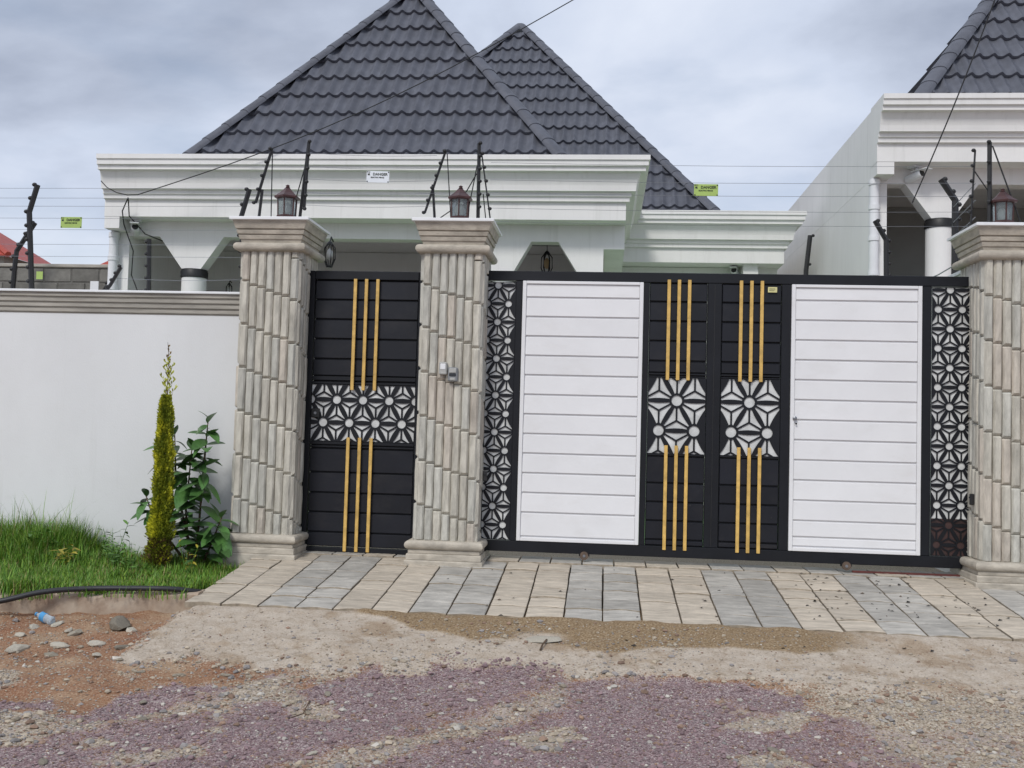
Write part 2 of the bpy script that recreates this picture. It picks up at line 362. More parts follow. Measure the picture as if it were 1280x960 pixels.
    k = N('ShaderNodeMix'); k.data_type = 'RGBA'; k.inputs['Factor'].default_value = .4; L(purp, k.inputs['A']); L(purb, k.inputs['B']); purp = k.outputs['Result']
    conc = ramp(nm, [(.28, (.37, .295, .22)), (.5, (.49, .415, .335)), (.72, (.57, .505, .425))])
    conf = ramp(nf, [(.34, (.16, .13, .10)), (.46, (.44, .375, .305)), (.60, (.54, .475, .395)), (.74, (.70, .65, .57))])
    k = N('ShaderNodeMix'); k.data_type = 'RGBA'; k.inputs['Factor'].default_value = .35; L(conc, k.inputs['A']); L(conf, k.inputs['B']); conc = k.outputs['Result']
    st = ramp(nb, [(.38, (.72, .63, .53)), (.48, (1, 1, 1)), (.62, (1.0, 1.0, 1.0)), (.70, (.80, .72, .62))])
    k = N('ShaderNodeMix'); k.data_type = 'RGBA'; k.blend_type = 'MULTIPLY'; k.inputs['Factor'].default_value = .8; L(conc, k.inputs['A']); L(st, k.inputs['B']); conc = k.outputs['Result']
    vk = N('ShaderNodeTexVoronoi'); vk.feature = 'DISTANCE_TO_EDGE'; vk.inputs['Scale'].default_value = 2.6
    wv = N('ShaderNodeVectorMath'); wv.operation = 'ADD'; L(tc.outputs['Object'], wv.inputs[0])
    nw = N('ShaderNodeTexNoise'); nw.inputs['Scale'].default_value = 5; nw.inputs['Detail'].default_value = 5; L(tc.outputs['Object'], nw.inputs['Vector'])
    sc = N('ShaderNodeVectorMath'); sc.operation = 'SCALE'; sc.inputs['Scale'].default_value = .35; L(nw.outputs['Color'], sc.inputs[0]); L(sc.outputs[0], wv.inputs[1]); L(wv.outputs[0], vk.inputs['Vector'])
    ck = ramp(vk.outputs['Distance'], [(.0, (.42, .36, .30)), (.016, (.8, .76, .7)), (.03, (1, 1, 1))])
    k = N('ShaderNodeMix'); k.data_type = 'RGBA'; k.blend_type = 'MULTIPLY'; k.inputs['Factor'].default_value = .35; L(conc, k.inputs['A']); L(ck, k.inputs['B']); conc = k.outputs['Result']
    mud = ramp(nf, [(.3, (.15, .10, .055)), (.5, (.265, .185, .105)), (.72, (.42, .33, .22))])
    c = mix(thr(at.outputs['Alpha']), dirt, pale)
    c = mix(thr(sep.outputs[2]), c, purp)
    c = mix(thr(sep.outputs[0]), c, conc)
    c = mix(thr(sep.outputs[1], .5), c, mud)
    L(c, p.inputs['Base Color'])
    nh = noise(130, 5, .7); vo = N('ShaderNodeTexVoronoi'); vo.inputs['Scale'].default_value = 85; L(tc.outputs['Object'], vo.inputs['Vector'])
    hs = N('ShaderNodeMath'); hs.operation = 'MULTIPLY_ADD'; L(vo.outputs['Distance'], hs.inputs[0]); hs.inputs[1].default_value = -.7; L(nh, hs.inputs[2])
    b = N('ShaderNodeBump'); b.inputs['Strength'].default_value = .6; b.inputs['Distance'].default_value = .012; L(hs.outputs[0], b.inputs['Height']); L(b.outputs[0], p.inputs['Normal'])
    tag(link('ground', me, m), 'unpaved road and dirt verge of purple crushed stone and red soil', kind='structure')
make_ground()

# ------------------------------------------------------------------ driveway of wavy pavers
def make_driveway():
    pit, x_ref = 0.265, 0.48
    bed = MB(); bed.add([(-1.88, -1.66, paver_z(-1.66)-.03), (5.6, -1.66, paver_z(-1.66)-.03), (5.6, -.1, paver_z(-.1)-.03), (-1.88, -.1, paver_z(-.1)-.03),
                         (5.6, .3, paver_z(0)-.03), (-1.88, .3, paver_z(0)-.03)], [(0, 1, 2, 3), (3, 2, 4, 5)])
    d = bed.build('driveway', mat('paver_bed', (.06, .05, .038), .95, .3, 20, .6, 60)); tag(d, 'sloping driveway of wavy concrete pavers in beige and grey strips', kind='structure')
    def paver_mesh(wavy, seed, h=.265, w=.253):
        r = random.Random(seed); b = MB(); n = 8; g = .004 if wavy else .006; amp = .032 if wavy else 0
        def ring(inset, z):
            lo = []; hi = []
            for k in range(n+1):
                u = k/n; x = (-w/2+inset)+u*(w-2*inset); a = amp*math.sin(math.pi*u)**1.5
                lo.append((x, -h/2+g/2+inset+a, z)); hi.append((x, h/2-g/2-inset+a, z))
            return lo+hi[::-1]
        top = .012
        sl = .0025 if wavy else 0
        r0, r1, r2 = ring(0, -.03), [(x, y, z-sl*(y/h+.5)) for x, y, z in ring(0, top-.003)], [(x, y, z-sl*(y/h+.5)) for x, y, z in ring(.005, top)]
        m = len(r0); b.v = r0+r1+[(x, y, z+r.uniform(-.0015, .0015)) for x, y, z in r2]
        for a in (0, m):
            for k in range(m): b.f.append((a+k, a+(k+1) % m, a+m+(k+1) % m, a+m+k))
        for k in range(n): b.f.append((2*m+k, 2*m+k+1, 2*m+m-2-k, 2*m+m-1-k))
        me = b.mesh('paver', smooth=False); return me
    B = [paver_mesh(True, s) for s in range(3)]; G = [m.copy() for m in B]; F = paver_mesh(False, 9, .36); FG = F.copy()
    for m in B: m.materials.append(PAVB)
    for m in G: m.materials.append(PAVG)
    F.materials.append(PAVB); FG.materials.append(PAVG)
    JSHADE = mat('joint_shade', (.33, .28, .215), .95, .3, 20, .6, 60)
    for m in B+G+[F, FG]:            # darker paver sides paint in the shade of the wavy cross joints
        m.materials.append(JSHADE)
        for p in m.polygons:
            if abs(p.normal.z) < .25: p.material_index = 1
    ang = math.atan(.105)
    for k in range(-9, 18):
        beige = ((k+9)//2) % 2 == 0
        x = x_ref+(k+.5)*pit
        for j in range(6):
            y = -.135-(j+.5)*.258
            if y > -.42 and x > 3.95 and x < 4.5: continue
            o = link('paver', (B if beige else G)[rnd.randrange(3)], None, d, (x+rnd.uniform(-.002, .002), y, paver_z(y)+rnd.uniform(-.003, .003)))
            o.rotation_euler = (ang+rnd.uniform(-.03, .012), rnd.uniform(-.008, .008), rnd.uniform(-.006, .006))
        if -.05 < x < 4.0 or -1.65 < x < -.5:
            link('paver', F if rnd.random() < .35 else FG, None, d, (x+.09, .06, -.075+rnd.uniform(-.002, .002)))
    return d
make_driveway()

# ------------------------------------------------------------------ white boundary wall
def make_boundary_wall():
    t = empty('boundary_wall', (-4, 0.1, -.3), 'white plastered boundary wall with grey ribbed coping left of the small door', 'wall')
    t.location = (0, 0, 0)
    MB().box(-9, -1.9, .0, .2, -.6, 1.965).build('wall', WALLP, t)
    z = 1.965
    for h, o in ((.045, .015), (.045, .028), (.045, .041), (.045, .054)):
        MB().box(-9.01, -2.08, -o, .2+o, z+.006, z+h).build('coping_ledge', COPING, t, bevel=.006)
        MB().box(-9.01, -2.08, -o+.012, .2+o-.012, z-.002, z+.008).build('coping_joint', COPING, t)
        z += h
    MB().box(-9.02, -2.06, -.075, .275, z, z+.022).build('white_cap', WHITECAP, t, bevel=.004)
make_boundary_wall()

# ------------------------------------------------------------------ stone pillars
def stone_mesh(seed, L=.36, w=.069, d=.03):
    r = random.Random(seed); b = MB()
    j = lambda a=.0022: r.uniform(-a, a)
    prof = [(-w/2, 0), (-w/2+.002, -d*.45), (-w/2+.015, -d), (w/2-.015, -d), (w/2-.002, -d*.45), (w/2, 0)]
    rows = [(-L/2, .25), (-L/2+.020, .95), (-L/6, 1), (L/6, 1), (L/2-.013, .97), (L/2, .35)]
    for z, s in rows:
        for x, y in prof: b.v.append((x+j(), y*s+j(), z+j(.0015)))
    n = len(prof)
    for i in range(len(rows)-1):
        for k in range(n-1): b.f.append((i*n+k, i*n+k+1, (i+1)*n+k+1, (i+1)*n+k))
    b.f.append(tuple(range(n-1, -1, -1))); e = (len(rows)-1)*n; b.f.append(tuple(range(e, e+n)))
    return b.mesh('stone')
STONES = []
for _s in range(6):
    for _m in (STONE, STONE, STONE, STONEP, STONEG, STONEG):
        _me = stone_mesh(_s); _me.materials.append(_m); STONES.append(_me)
def half_round(r, z, n=7, o=0.0):
    return [(o+r*math.cos(a), z+r*math.sin(a)) for a in [(-math.pi/2+math.pi*k/n) for k in range(n+1)]]
def make_pillar(cx, label, seed, rz=0.0):
    cy = -.04; r = random.Random(seed)
    t = empty('stone_pillar', (cx, cy, -.1), label, 'pillar', 'stone clad gate pillars'); t.rotation_euler.z = rz
    z0 = .1     # local z offset: world z = local - .1
    W = .24
    MB().box(-W, W, -W, W, -.2, 2.66).build('core', mat('pillar_core', (.15, .13, .105), .95, .3, 10, .5, 50), t)
    ncol = 7; pit = 2*W/ncol+.0025; zb, zt = .09+z0, 2.50+z0; Ls = .365
    pools = [r.sample(range(len(STONES)), len(STONES)) for _ in range(3)]
    for face, ang in enumerate((0, math.pi/2, -math.pi/2)):
        ca, sa = math.cos(ang), math.sin(ang)
        for c in range(ncol):
            u = (c-(ncol-1)/2)*pit
            # joints fall away column by column like a spiral round the shaft
            off = {0: 0.0, 1: -.024*ncol, 2: .024*ncol}[face]
            ph = (.30+off-.024*c+r.uniform(-.006, .006)) % Ls
            cuts = [zb]; z = zb+ph if ph > .05 else zb+ph+Ls
            while z < zt-.05: cuts.append(z); z += Ls+r.uniform(-.006, .006)
            cuts.append(zt)
            for a, b_ in zip(cuts[:-1], cuts[1:]):
                me = STONES[r.randrange(len(STONES))]
                dd = W-.003+r.uniform(-.003, .004)
                o = link('stone', me, None, t, (u*ca+dd*sa, u*sa-dd*ca, (a+b_)/2))
                o.rotation_euler = (0, 0, ang); o.scale = (r.uniform(.97, 1.02), r.uniform(.9, 1.12), (b_-a-.004)/.36)
    H = .265
    # base
    rect_ring([(.072, -.25), (.072, -.065+z0), (.066, -.058+z0)], H-.012, H-.012).build('base_step', STONEM, t, bevel=.004)
    rect_ring([(.058, -.058+z0), (.058, -.012+z0), (.052, -.006+z0)], H-.012, H-.012).build('base_step', STONEM, t, bevel=.004)
    rect_ring([(.044, -.006+z0), (.044, .022+z0), (.034, .034+z0)], H-.012, H-.012).build('base_step', STONEM, t, bevel=.004)
    rect_ring([(.0, .026+z0)]+half_round(.036, .064+z0, 9, .036)+[(.0, .102+z0)], H-.012, H-.012).build('base_torus', STONEM, t, smooth=True)
    # capital
    rect_ring([(0, 2.484+z0)]+half_round(.037, 2.522+z0, 9, .022)+[(.0, 2.562+z0)], H-.012, H-.012).build('capital_torus', STONEM, t, smooth=True)
    rect_ring([(.004, 2.560+z0), (.012, 2.590+z0)], H-.012, H-.012).build('capital_neck', STONEM, t)
    for a, b_, o0, o1 in ((2.588, 2.622, .020, .028), (2.630, 2.664, .034, .042), (2.674, 2.742, .048, .068)):
        rect_ring([(o0-.014, a-.006+z0), (o0-.014, a+z0), (o0, a+.001+z0), (o1, b_+z0)], H-.012, H-.012).build('capital_step', STONEM, t, bevel=.002)
    rect_ring([(.060, 2.740+z0), (.090, 2.746+z0), (.090, 2.766+z0), (.084, 2.770+z0)], H-.012, H-.012).build('cap_slab', WHITECAP, t)
    return t
make_pillar(-1.86, 'stone clad gate pillar between the white wall and the small black door', 11)
make_pillar(-.295, 'stone clad gate pillar with doorbell boxes between small door and sliding gate', 12)
make_pillar(4.225, 'stone clad gate pillar at the right edge beside the sliding gate', 13)

# ------------------------------------------------------------------ laser cut lattice
def clip_poly(poly, x0, x1, z0, z1):
    for ax, v, keep in ((0, x0, 1), (0, x1, -1), (1, z0, 1), (1, z1, -1)):
        out = []
        for i in range(len(poly)):
            a, b = poly[i-1], poly[i]; ia, ib = (a[ax]-v)*keep >= 0, (b[ax]-v)*keep >= 0
            if ia != ib:
                t = (v-a[ax])/(b[ax]-a[ax]); out.append((a[0]+t*(b[0]-a[0]), a[1]+t*(b[1]-a[1])))
            if ib: out.append(b)
        poly = out
        if len(poly) < 3: return []
    return poly
def area(p): return abs(sum(p[i-1][0]*p[i][1]-p[i][0]*p[i-1][1] for i in range(len(p))))/2
def lattice_cells(nodes_fn, tris, a, rect, circ=.16, th=.030, lens=.085):
    """open cells of the star pattern: discs at nodes, three kites in every triangle"""
    cells = []
    for A, B, C in tris:
        A, B, C = Vector(A), Vector(B), Vector(C); G = (A+B+C)/3
        for P, Q in ((A, B), (B, C), (C, A)):
            mid = (P+Q)/2; nrm = (G-mid).normalized(); L = (Q-P).length; u = (Q-P)/L; s0 = circ*a*1.32; h = th*a
            w = lambda s: lens*a*math.sin(math.pi*s/L)**.9+.006*a
            def onspoke(P_, sgn, s):
                d = (G-P_).normalized(); side = Vector((-d.y, d.x)); tgt = mid-P_
                if side.dot(tgt) < 0: side = -side
                return P_+d*s+side*h
            poly = [onspoke(P, 1, s0*1.1)]
            for k in range(9):
                s = s0+(L-2*s0)*k/8; poly.append(P+u*s+nrm*w(s))
            poly.append(onspoke(Q, 1, s0*1.1)); poly.append(G-nrm*h/math.sin(R(60)))
            c = clip_poly([tuple(q) for q in poly], *rect)
            if c and area(c) > .00006: cells.append(c)
    for nx, nz in nodes_fn:
        c = clip_poly([(nx+circ*a*math.cos(2*math.pi*k/16), nz+circ*a*math.sin(2*math.pi*k/16)) for k in range(16)], *rect)
        if c and area(c) > .00006: cells.append(c)
    return cells
def lattice_panel(parent, rect, cells, y, thick=.006):
    x0, x1, z0, z1 = rect; m = .004
    from mathutils.geometry import delaunay_2d_cdt
    pts = []; faces_in = []
    for poly in [[(x0-m, z0-m), (x1+m, z0-m), (x1+m, z1+m), (x0-m, z1+m)]]+cells:
        if sum(poly[i_-1][0]*poly[i_][1]-poly[i_][0]*poly[i_-1][1] for i_ in range(len(poly))) < 0: poly = poly[::-1]
        b0 = len(pts); pts += [Vector(q) for q in poly]; faces_in.append(list(range(b0, len(pts))))
    vo, eo, fo, ov, oe, of = delaunay_2d_cdt(pts, [], faces_in, 1, 1e-6)
    ncell = len(faces_in)
    tri = [f for f, o in zip(fo, of) if not any(k > 0 for k in o)]
    b = MB(); n = len(vo)
    b.v = [(v.x, v.y, thick/2) for v in vo]; b.f = [tuple(f) for f in tri]
    for c in cells:                      # cut edges of every opening
        k = len(c); q = len(b.v)
        b.v += [(a_, b_, thick/2) for a_, b_ in c]+[(a_, b_, -thick/2) for a_, b_ in c]
        b.f += [(q+i_, q+(i_+1) % k, q+k+(i_+1) % k, q+k+i_) for i_ in range(k)]
    me = bpy.data.meshes.new('lattice'); me.from_pydata(b.v, [], b.f)
    me.name = 'lattice'; me.materials.clear(); me.materials.append(BLACKD)
    l = link('lattice', me, None, parent, (0, y, 0)); l.rotation_euler = (R(90), 0, 0)
    MB().box(x0, x1, y+.006, y+.009, z0, z1).build('backing_sheet', SILVER, l).matrix_parent_inverse = Matrix()
    b = l.children[0]; b.rotation_euler = (R(-90), 0, 0); b.location = (0, 0, y)
    return l
def tri_grid(ox, oz, a, row, rect, keep=lambda n: True, tkeep=lambda t: True):
    """triangular grid through node (ox,oz): rows of nodes shifted by half a pitch"""
    x0, x1, z0, z1 = rect
    def nd(i, j): return (ox+(i+.5*(j % 2))*a, oz+j*row)
    I = range(-12, 13); J = range(-20, 21); tris = []; nodes = []
    for j in J:
        for i in I:
            p = nd(i, j)
            if x0-.02 < p[0] < x1+.02 and z0-.02 < p[1] < z1+.02 and keep(p): nodes.append(p)
            q = nd(i+1, j); up = nd(i+(j % 2), j+1); dn = nd(i+(j % 2), j-1)
            for tri in ((p, q, up), (p, q, dn)):
                cx = sum(v[0] for v in tri)/3; cz = sum(v[1] for v in tri)/3
                if x0-a*.3 < cx < x1+a*.3 and z0-row*.5 < cz < z1+row*.5 and tkeep((cx, cz)): tris.append(tri)
    return nodes, tris

# ------------------------------------------------------------------ door and gate
def bars(parent, xs, z0, z1, y=-.016, w=.028):
    for x in xs: MB().box(x-w/2, x+w/2, y, y+.018, z0, z1).build('gold_bar', GOLD, parent, bevel=.002)
def make_door():
    t = empty('pedestrian_door', (-1.1, 0, -.08), 'narrow black metal door with gold bars and star lattice band', 'door')
    t.location = (0, 0, 0)
    Y = .02
    x0, x1, z0, z1 = -1.66, -.56, -.075, 2.375
    fr = MB()
    fr.box(x0, -1.555, Y-.02, Y+.05, z0, z1); fr.box(-.632, x1, Y-.02, Y+.05, z0, z1)
    fr.box(-1.553, -.634, Y-.02, Y+.05, z1-.075, z1); fr.box(-1.553, -.634, Y-.02, Y+.05, z0, z0+.05)
    fr.build('frame', BLACKD, t, bevel=.004)
    MB().box(-1.55, -.637, Y+.03, Y+.045, -.02, 2.30).build('back_plate', BLACKD, t)
    def slat(a, b): MB().box(-1.55, -.637, Y, Y+.028, a+.006, b-.006).build('slat', BLACK, t, bevel=.005)
    for a, b in zip([2.297, 2.124, 1.952, 1.780, 1.605], [2.124, 1.952, 1.780, 1.605, 1.455]): slat(b, a)
    for a, b in zip([.83, .619, .443, .275, .103], [.619, .443, .275, .103, -.022]): slat(b, a)
    for a, b in ((1.385, 1.405), (1.418, 1.452), (.835, .850), (.860, .885)): MB().box(-1.552, -.635, Y-.012, Y+.02, a, b).build('band_rail', BLACKD, t, bevel=.003)
    rect = (-1.55, -.637, .893, 1.378)
    nodes, tris = tri_grid(-1.327, 1.251, .231, .199, rect)
    lattice_panel(t, rect, lattice_cells(nodes, tris, .231, rect), Y-.004)
    bars(t, (-1.190, -1.092, -.992), 1.335, 2.305); bars(t, (-1.208, -1.107, -1.006), -.055, .925)
    lk = MB().box(-1.545, -1.47, Y-.03, Y-.008, 1.09, 1.17).build('lock_box', BLACKP, t, bevel=.006)
    MB().lathe([(.012, 0), (.012, .006)], 10).build('lock_cylinder', WIRE, lk, loc=(-1.507, Y-.031, 1.13)).rotation_euler = (R(90), 0, 0)
    for z in (.25, 1.2, 2.1):
        MB().tube([(-.60, Y-.03, z-.05), (-.60, Y-.03, z+.05)], .012, 8).build('hinge', BLACKD, t, smooth=True)
make_door()

def make_gate():
    t = empty('sliding_gate', (0, 0, 0), 'wide black sliding gate with two white slatted panels and gold bars', 'gate')
    Y = 0.0; ZB, ZT = 0.0, 2.395
    fr = MB()
    fr.box(-.06, 4.02, Y, Y+.06, 2.312, ZT)                                   # top rail
    fr.box(-.06, 3.92, Y-.004, Y+.06, ZB, .092)                               # bottom rail
    for a, b in ((.213, .269), (1.303, 1.352), (1.84, 1.957), (2.452, 2.529), (3.592, 3.668)):
        fr.box(a, b, Y+.002, Y+.056, .0925, 2.3115)
    fr.build('frame', BLACKD, t, bevel=.004)
    MB().box(1.896, 1.901, Y-.0005, Y+.01, .1, 2.30).build('centre_seam', BLACKP, t)
    def white_panel(x0, x1, cuts, name):
        p = empty('white_panel'); p.parent = t
        b = MB(); e = .032; yf = Y-.012
        b.box(x0, x0+e, yf, Y+.03, .094, 2.310); b.box(x1-e, x1, yf, Y+.03, .094, 2.310)
        b.box(x0+e+.0005, x1-e-.0005, yf, Y+.03, 2.285, 2.310); b.box(x0+e+.0005, x1-e-.0005, yf, Y+.03, .094, .122)
        b.build('border', WHITEM, p, bevel=.003)
        MB().box(x0+.01, x1-.01, Y+.0115, Y+.028, .1, 2.30).build('back_plate', WHITEM, p)
        for a, c in zip(cuts[:-1], cuts[1:]):
            # folded sheet: lower edge stands proud of the next board's top
            q = MB(); q.prism([(0, 0)], 0, 0) if False else None
            lo, hi = c+.017, a-.001
            q.v = [(x0+e+.001, Y-.002, lo), (x1-e-.001, Y-.002, lo), (x1-e-.001, Y+.003, hi), (x0+e+.001, Y+.003, hi),
                   (x0+e+.001, Y+.022, lo), (x1-e-.001, Y+.022, lo), (x1-e-.001, Y+.022, hi), (x0+e+.001, Y+.022, hi)]
            q.f = [(0, 1, 2, 3), (7, 6, 5, 4), (0, 4, 5, 1), (1, 5, 6, 2), (2, 6, 7, 3), (3, 7, 4, 0)]
            q.build('slat', WHITEM, p, bevel=.0025)
        return p
    z = 2.159; c1 = [2.285]
    while z > .2: c1.append(z); z -= .1668
    c1.append(.122)
    white_panel(.272, 1.30, c1, 'a')
    z = 2.167; c2 = [2.285]
    while z > .36: c2.append(z); z -= .1665
    c2 += [.335, .200, .122]; c2 = sorted(set(round(v, 4) for v in c2), reverse=True)
    p2 = white_panel(2.532, 3.588, c2, 'b')
    MB().lathe([(.018, 0), (.018, .008), (.008, .012)], 12).build('lock_cylinder', WIRE, p2, loc=(2.568, Y-.014, 1.19)).rotation_euler = (R(90), 0, 0)
    MB().lathe([(.008, 0), (.008, .006)], 10).build('key_hole', BLACKP, p2, loc=(2.580, Y-.013, 1.145)).rotation_euler = (R(90), 0, 0)
    # black middle fields
    for x0, x1, bx in ((1.355, 1.837, (1.514, 1.599, 1.685)), (1.960, 2.449, (2.115, 2.201, 2.287))):
        f = empty('black_panel'); f.parent = t
        MB().box(x0, x1, Y+.034, Y+.044, .09, 2.32).build('back_plate', BLACKD, f)
        for a, b in zip([2.31, 2.149, 1.984, 1.816, 1.647], [2.149, 1.984, 1.816, 1.647, 1.545]):
            MB().box(x0+.001, x1-.001, Y+.010, Y+.033, b+.006, a-.006).build('slat', BLACK, f, bevel=.005)
        for a, b in zip([.845, .617, .459, .302, .144], [.617, .459, .302, .144, .094]):
            MB().box(x0+.001, x1-.001, Y+.010, Y+.033, b+.006, a-.006).build('slat', BLACK, f, bevel=.005)
        for a, b in ((1.508, 1.520), (1.528, 1.543), (.848, .862)): MB().box(x0+.001, x1-.001, Y+.003, Y+.03, a, b).build('band_rail', BLACKD, f, bevel=.003)
        cx = bx[1]-.002; rect = (x0+.004, x1-.004, .868, 1.502)
        a_, row = .298, .253
        nodes, tris = tri_grid(cx, 1.313, a_, row, rect, keep=lambda n: abs(n[0]-cx) < .2, tkeep=lambda c: abs(c[0]-cx) < .22)
        lattice_panel(f, rect, lattice_cells(nodes, tris, a_, rect, circ=.15, th=.024, lens=.062), Y+.006)
        bars(f, bx, 1.485, 2.335, Y-.016); bars(f, tuple(v for v in bx), .062, .935, Y-.016)
    # lattice strips at both ends
    rect = (-.03, .210, .100, 2.292)
    nodes, tris = tri_grid(.060, 2.268, .183, .1575, rect, keep=lambda n: n[0] < .2, tkeep=lambda c: c[0] < .20)
    lattice_panel(t, rect, lattice_cells(nodes, tris, .183, rect, circ=.155, th=.030, lens=.075), Y+.004)
    rect = (3.672, 3.99, .10, 2.300)
    nodes, tris = tri_grid(3.815, 2.283, .192, .1612, rect, keep=lambda n: n[0] > 3.69, tkeep=lambda c: c[0] > 3.68)
    lattice_panel(t, rect, lattice_cells(nodes, tris, .192, rect, circ=.155, th=.030, lens=.075), Y+.004)
    MB().box(3.672, 3.99, Y+.0085, Y+.0095, .10, .40).build('dirty_sheet', mat('stained_sheet', (.045, .022, .020), .6, .5, 9, .2, 40), t)
    # wheels, sticker
    for x in (.85, 3.0):
        w = empty('wheel', (x, -.012, -.012)); w.parent = t
        MB().lathe([(.036, -.012), (.036, .012)], 16).build('tyre', mat('rusty_steel', (.14, .10, .075), .6, .3, 20, .3, 60, metallic=.4), w, smooth=True).rotation_euler = (R(90), 0, 0)
        MB().lathe([(.012, -.016), (.012, .016)], 10).build('axle', WIRE, w).rotation_euler = (R(90), 0, 0)
        MB().box(-.045, .045, .002, .02, -.005, .05).build('bracket', BLACKD, w)
    s = MB().box(2.335, 2.41, Y-.006, Y+.002, 2.24, 2.285).build('sticker', YELLOW, t)
    for zz in (2.271, 2.262, 2.254): MB().box(2.345, 2.345+.05*(1 if zz > 2.26 else .8), Y-.0068, Y-.006, zz-.0015, zz+.0015).build('print_line', INK, s)
    MB().box(3.05, 3.9, -.02, .02, -.062, -.05).build('track_rail', mat('rust_red', (.12, .03, .025), .7, .3, 20, .3, 60), t)
make_gate()

def sensor_box(name, loc, sx, sy, sz, label, cat):
    t = empty(name, loc, label, cat); t.location = loc
    MB().box(-sx/2, sx/2, -sy/2, sy/2, -sz/2, sz/2).build('housing', BLACKP, t, bevel=.006)
    return t
s = sensor_box('gate_sensor', (.012, -.20, .64), .035, .03, .085, 'small black sensor box on the middle pillar beside the lattice strip', 'sensor')
MB().ball((0, -.016, .015), .009).build('lens', GLASSD, s, smooth='all')
s = sensor_box('gate_sensor', (3.935, -.17, .575), .03, .035, .09, 'small black sensor box low on the right edge pillar', 'sensor')
MB().ball((-.016, 0, .015), .009).build('lens', GLASSD, s, smooth='all')
t = empty('doorbell', (-.345, -.325, 1.525), 'pale square doorbell button box on the middle pillar, left of the pair', 'doorbell')
MB().box(-.033, .033, -.022, .02, -.055, .05).build('housing', mat('aged_plastic', (.40, .40, .38), .5, .2, 12, .1, 40), t, bevel=.008)
MB().box(-.022, .022, -.026, -.02, -.012, .036).build('button', WHITECAP, t, bevel=.004)
t = empty('intercom', (-.262, -.325, 1.487), 'grey intercom box with dark camera eye on the middle pillar, right of the pair', 'intercom')
MB().box(-.040, .040, -.022, .02, -.072, .045).build('housing', mat('grey_plastic', (.22, .23, .24), .4, .15, 9, .05, 40), t, bevel=.008)
MB().box(-.030, .030, -.028, -.02, -.002, .036).build('visor', MATS['aged_plastic'], t, bevel=.004)
MB().box(-.028, .028, -.026, -.02, -.03, -.006).build('lens', GLASSD, t, bevel=.004)
MB().box(-.022, .022, -.026, -.02, -.064, -.04).build('speaker', MATS['aged_plastic'], t, bevel=.004)

# ------------------------------------------------------------------ lanterns on the pillars
def make_lantern(loc, label):
    t = empty('pillar_lantern', loc, label, 'lantern', 'brown lanterns standing on the gate pillars')
    q = math.pi/6; n = 6
    MB().lathe([(.062, 0), (.066, .008), (.064, .03), (.075, .052), (.088, .06), (.088, .072), (.08, .076)], n, rot=q).build('base', COPPER, t)
    MB().lathe([(.074, .078), (.080, .222)], n, rot=q).build('glass', LGLASS, t)
    MB().lathe([(.016, .07), (.03, .10), (.034, .14), (.024, .17), (.008, .185)], 10).build('bulb', BULB, t, smooth='all')
    for k in range(6):
        a = q+k*math.pi/3
        MB().tube([(.077*math.cos(a), .077*math.sin(a), .07), (.083*math.cos(a), .083*math.sin(a), .226)], .0065, 5).build('bar', COPPER, t)
    rf = MB().lathe([(.088, .220), (.112, .226), (.114, .240), (.100, .250), (.068, .274), (.042, .300), (.026, .318), (.0, .322)], n, rot=q).build('roof', COPPER, t)
    MB().lathe([(.010, .318), (.022, .324), (.014, .334), (.018, .342), (.004, .352)], 8).build('finial', COPPER, rf, smooth=True)
make_lantern((-1.815, -.05, 2.770), 'brown hexagonal lantern on the pillar left of the small door')
make_lantern((-.285, -.05, 2.770), 'brown hexagonal lantern on the middle pillar above the doorbell')
make_lantern((4.205, -.05, 2.770), 'brown hexagonal lantern on the right edge pillar')

# ------------------------------------------------------------------ electric fence
def post(parent, pts, r=.014, ins=5, t0=.08, t1=1.0, side=(1, 0, 0), name='post', isz=.019):
    p = MB().tube(pts, r, 6).build(name, BLACKP, parent)
    P = [Vector(a) for a in pts]; seg = [(P[i+1]-P[i]).length for i in range(len(P)-1)]; T = sum(seg)
    for k in range(ins):
        d = T*(t0+(t1-t0)*k/max(1, ins-1)); i = 0
        while i < len(seg)-1 and d > seg[i]: d -= seg[i]; i += 1
        c = P[i]+(P[i+1]-P[i]).normalized()*d+Vector(side)*(r+.004)
        MB().ball(c, isz, 7, 4, (1, 1, .85)).build('insulator', BLACKP, p, smooth='all')
    return p
def wires(parent, a, b, zs, y0=.1, y1=None, r=.0016):
    y1 = y0 if y1 is None else y1
    for z in zs:
        za, zb = z if isinstance(z, tuple) else (z, z)
        n = 6; pts = [(a+(b-a)*k/n, y0+(y1-y0)*k/n, za+(zb-za)*k/n-.015*math.sin(math.pi*k/n)) for k in range(n+1)]
        MB().tube(pts, r, 4).build('wire', WIRE, parent)
f1 = empty('electric_fence', (0, 0, 0), 'electric fence with black posts and thin wires along the white boundary wall', 'fence', 'electric fence sections')
post(f1, [(-4.213, .1, 2.16), (-4.275, .1, 2.894), (-4.208, .1, 3.146)], .024, 8, .1, 1, (-1, 0, 0), isz=.024)
post(f1, [(-2.215, .1, 2.16), (-2.262, .1, 2.64), (-2.28, .1, 2.87), (-2.215, .1, 3.115)], .022, 7, .12, 1, (-1, 0, 0), isz=.022)
post(f1, [(-3.165, .22, 2.16), (-3.185, .22, 2.68)], .020, 5, .1, .95, (-1, 0, 0))
post(f1, [(-3.52, .1, 2.17), (-3.47, .1, 2.24), (-3.38, .1, 2.40)], .016, 4, .2, 1, (-.7, 0, .4))
wires(f1, -9.0, -2.25, [3.125, 3.035, 2.96, 2.85, 2.745, 2.61, 2.50])
wires(f1, -3.46, -2.25, [2.30], .1)
MB().box(-4.16, -4.10, .07, .073, 2.275, 2.345).build('warning_tab', GREENS, f1)
f2 = empty('electric_fence', (0, 0, 0), 'electric fence strands strung between pillars above the small black door', 'fence', 'electric fence sections')
